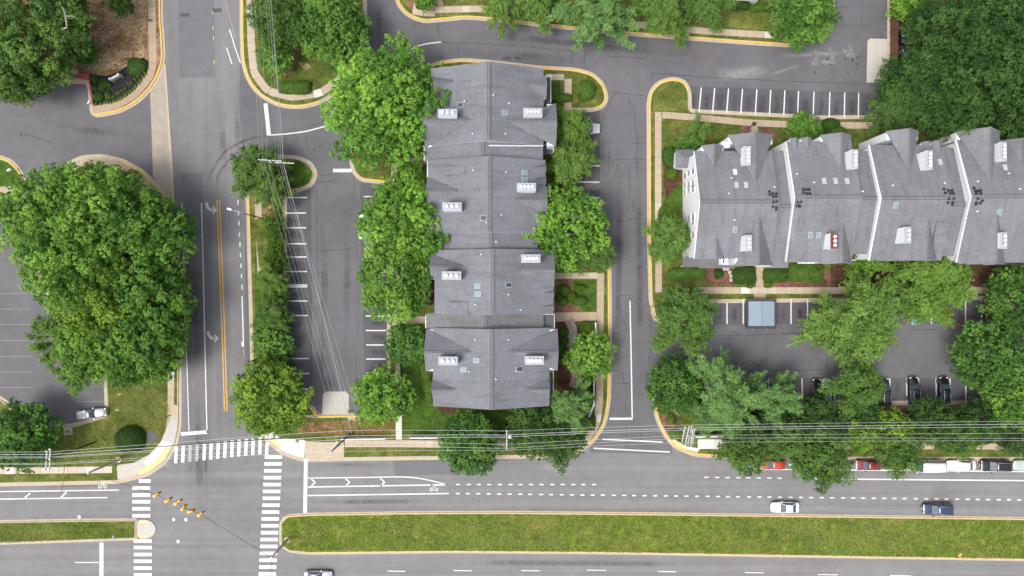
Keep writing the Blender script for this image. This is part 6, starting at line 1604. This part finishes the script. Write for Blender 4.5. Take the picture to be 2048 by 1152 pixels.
fence('short slanting white fence end by the pavement bend', 1187, 808, 1178, 832)
fence('white fence at the end of the pale ramp east of the drive', 1391, 872.5, 1444, 871)
fence('tall brown board fence beside the yellow kerb at top right', 1790, -60, 1790, 128, 2.3, 'wood')
fence('short brown fence behind the yellow kerb of the pale pad', 1800, 62, 1835, 62, 2.3, 'wood')
for px, py, lab in ((1812, 76, 'dark waste bin behind the brown board fence, upper one'), (1812, 106, 'dark waste bin behind the brown board fence, lower one')):
    p = at(px, py, 1.2); p.z = .13; r = empty('waste_bin', p, lab, 'waste bin', 'waste bins behind the brown fence')
    bm = B(); box(bm, -.9, .9, -.9, .9, 0, 1.25); bevel(bm, .05); obj('bin_body', bm, M['blackp'], r)
    bm = B(); box(bm, -.95, .95, -.95, .95, 1.25, 1.34); obj('lid', bm, M['dumps'], r); bm = B(); box(bm, -.75, -.5, .2, .45, 1.34, 1.36); obj('label_plate', bm, M['white'], r)
# brick retaining wall with red top at the north-west bed
p = at(161, 155, .5); r = empty('brick_wall', Vector((p.x, p.y, 0)), 'low red brick wall end between the dark tree and black bed', 'wall')
off = Off(r)
def wallbar(nm, x0, y0, x1, y1, w, h, m, z0=0):
    a, b = at(x0, y0, h).to_2d(), at(x1, y1, h).to_2d(); bm = B(); strip(bm, [a, b], -w/2, w/2, z0, h); bmesh.ops.contextual_create(bm, geom=[]) if 0 else None
    return obj(nm, bm, M[m], r)
wallbar('wall_top', 146, 149, 178, 154, 1.1, .62, 'brick'); wallbar('coping', 145, 158, 178, 162, .35, .70, 'concw'); wallbar('wall_face', 177, 152, 184, 206, .3, .5, 'brick'); wallbar('pillar', 146, 143, 156, 144, .7, .8, 'concw')
off.done()
p = at(229, 154, 1.2); r = empty('monument_sign', Vector((p.x, p.y, .13)), 'slim white sign slab standing in the black planting bed', 'sign', None, math.radians(28))
bm = B(); box(bm, -.95, .95, -.14, .14, .3, 1.25); bevel(bm, .03); obj('panel', bm, M['whitev'], r)
for s in (-.8, .8): bm = B(); box(bm, s-.12, s+.12, -.17, .17, 0, 1.4); obj('post', bm, M['whitev'], r)
bm = B(); box(bm, -.95, .95, -.2, -.16, .3, 1.0); obj('backing', bm, M['steel'], r)
p = at(1354, 825, 2.2); r = empty('sign_board', Vector((p.x, p.y, .13)), 'small white sign slab beside the dark clumpy tree at the drive', 'sign', None, math.radians(-58))
bm = B(); box(bm, -.55, .55, -.08, .08, .7, 2.2); bevel(bm, .02); obj('panel', bm, M['whitev'], r)
for s in (-.4, .4): bm = B(); tube(bm, [(s, 0, 0), (s, 0, .8)], .06, 8); obj('post', bm, M['steel'], r)
bm = B(); tube(bm, [at(1349, 842, .2), at(1376, 872, 9.5)], .035, 6); tag(obj('guy_guard', bm, M['tarp']), 'pale blue guy wire guard beside the slanted pole', 'guy wire')
# small signs and boxes
for px, py, lab, m in ((182, 207, 'small white sign post at the driveway corner of the black bed', 'whitev'), (23, 341, 'small white sign on the left grass nose', 'whitev'), (231, 1071, 'pale blue sign lying in the left median grass', 'tarp'), (1915, 1107, 'small yellow marker sign at the median edge', 'kerby')):
    p = at(px, py, 1); p.z = .13; r = empty('sign_post', p, lab, 'sign', None, rnd.uniform(.3, 1.2))
    bm = B(); tube(bm, [(0, 0, 0), (0, 0, 1.6)], .03, 6); obj('post', bm, M['steel'], r)
    bm = B(); box(bm, -.32, .32, -.12, .12, 1.0, 1.62); bevel(bm, .03); obj('plate', bm, M[m], r)
for px, py, rr, m, lab, z in ((595, 882, 3.6, 'rust', 'round cast iron cover on the white corner ramp', .142), (714, 836.5, 3.6, 'rust', 'round brown cover beside the yellow lot kerb', .161), (790, 837, 4, 'rust', 'round brown cover beside the vertical walkway', .137), (666, 891.5, 2.8, 'conc', 'round pale cover on the tan corner slab', .143),
                              (1307, 225, 3.6, 'rust', 'round reddish cover at the corner of the middle drive pavement', .16), (1349, 164, 2.2, 'rust', 'small reddish cover on the grass nose by the parking lines', .158), (136, 862, 2.6, 'rust', 'round drain cover on the slab by the west lot', .161), (257, 1019, 2.2, 'rust', 'unused', 0)):
    if lab == 'unused': continue
    p = at(px, py, 0); bm = B(); tube(bm, [(p.x, p.y, z-.03), (p.x, p.y, z+.012)], rr/K, 20); tube(bm, [(p.x, p.y, z+.012), (p.x, p.y, z+.018)], rr/K*.8, 20)
    tag(obj('manhole_cover', bm, M[m]), lab, 'manhole cover')
for px, py, w, h, lab in ((370, 30, 17, 5.5, 'dark rectangular road grate near the top of the side road, the left one'), (434.5, 20.5, 19, 6, 'dark rectangular road grate near the top of the side road, the right one'), (299, 41, 14, 4.5, 'dark rectangular grate across the top left pavement')):
    p = at(px, py, 0); z = .142 if px < 310 else .02; bm = B(); w_, h_ = w/K/2, h/K/2
    for i in range(6): box(bm, p.x-w_+2*w_*i/6, p.x-w_+2*w_*(i+.75)/6, p.y-h_, p.y+h_, z-.02, z+.01)
    box(bm, p.x-w_-.04, p.x+w_+.04, p.y-h_-.04, p.y-h_, z-.02, z+.012); box(bm, p.x-w_-.04, p.x+w_+.04, p.y+h_, p.y+h_+.04, z-.02, z+.012)
    tag(obj('storm_grate', bm, M['iron']), lab, 'grate')
# white raised plates / papers on the junction
for px, py, lab in ((347, 1039, 'small white square plate on the junction below the signals, left one'), (371.5, 1039.5, 'small white square plate on the junction below the signals, right one'), (356, 1083, 'small white square plate on the junction lowest of three'), (158, 1034, 'small white square plate on the road above the left median')):
    p = at(px, py, .05); bm = B(); box(bm, -.24, .24, -.26, .26, .0, .035); bevel(bm, .01); o = obj('marker_plate', bm, M['white']); o.location = (p.x, p.y, .006); o.rotation_euler = (0, 0, math.radians(25)); tag(o, lab, 'plate', 'white plates on the road')
# wheel stops, corner rail
fr = B()
for dy in (0, .16): tube(fr, [at(1625-dy*10, 760, .5+dy), at(1625-dy*10, 802, .5+dy), at(1600, 806-dy*10, .5+dy)], .06, 6)
for px, py in ((1625, 760), (1625, 802), (1602, 806)): tube(fr, [at(px, py, .0), at(px, py, .75)], .07, 6)
tag(obj('guard_rail', fr, M['machine']), 'dark red brown pipe rail at the corner of the south bays', 'rail')
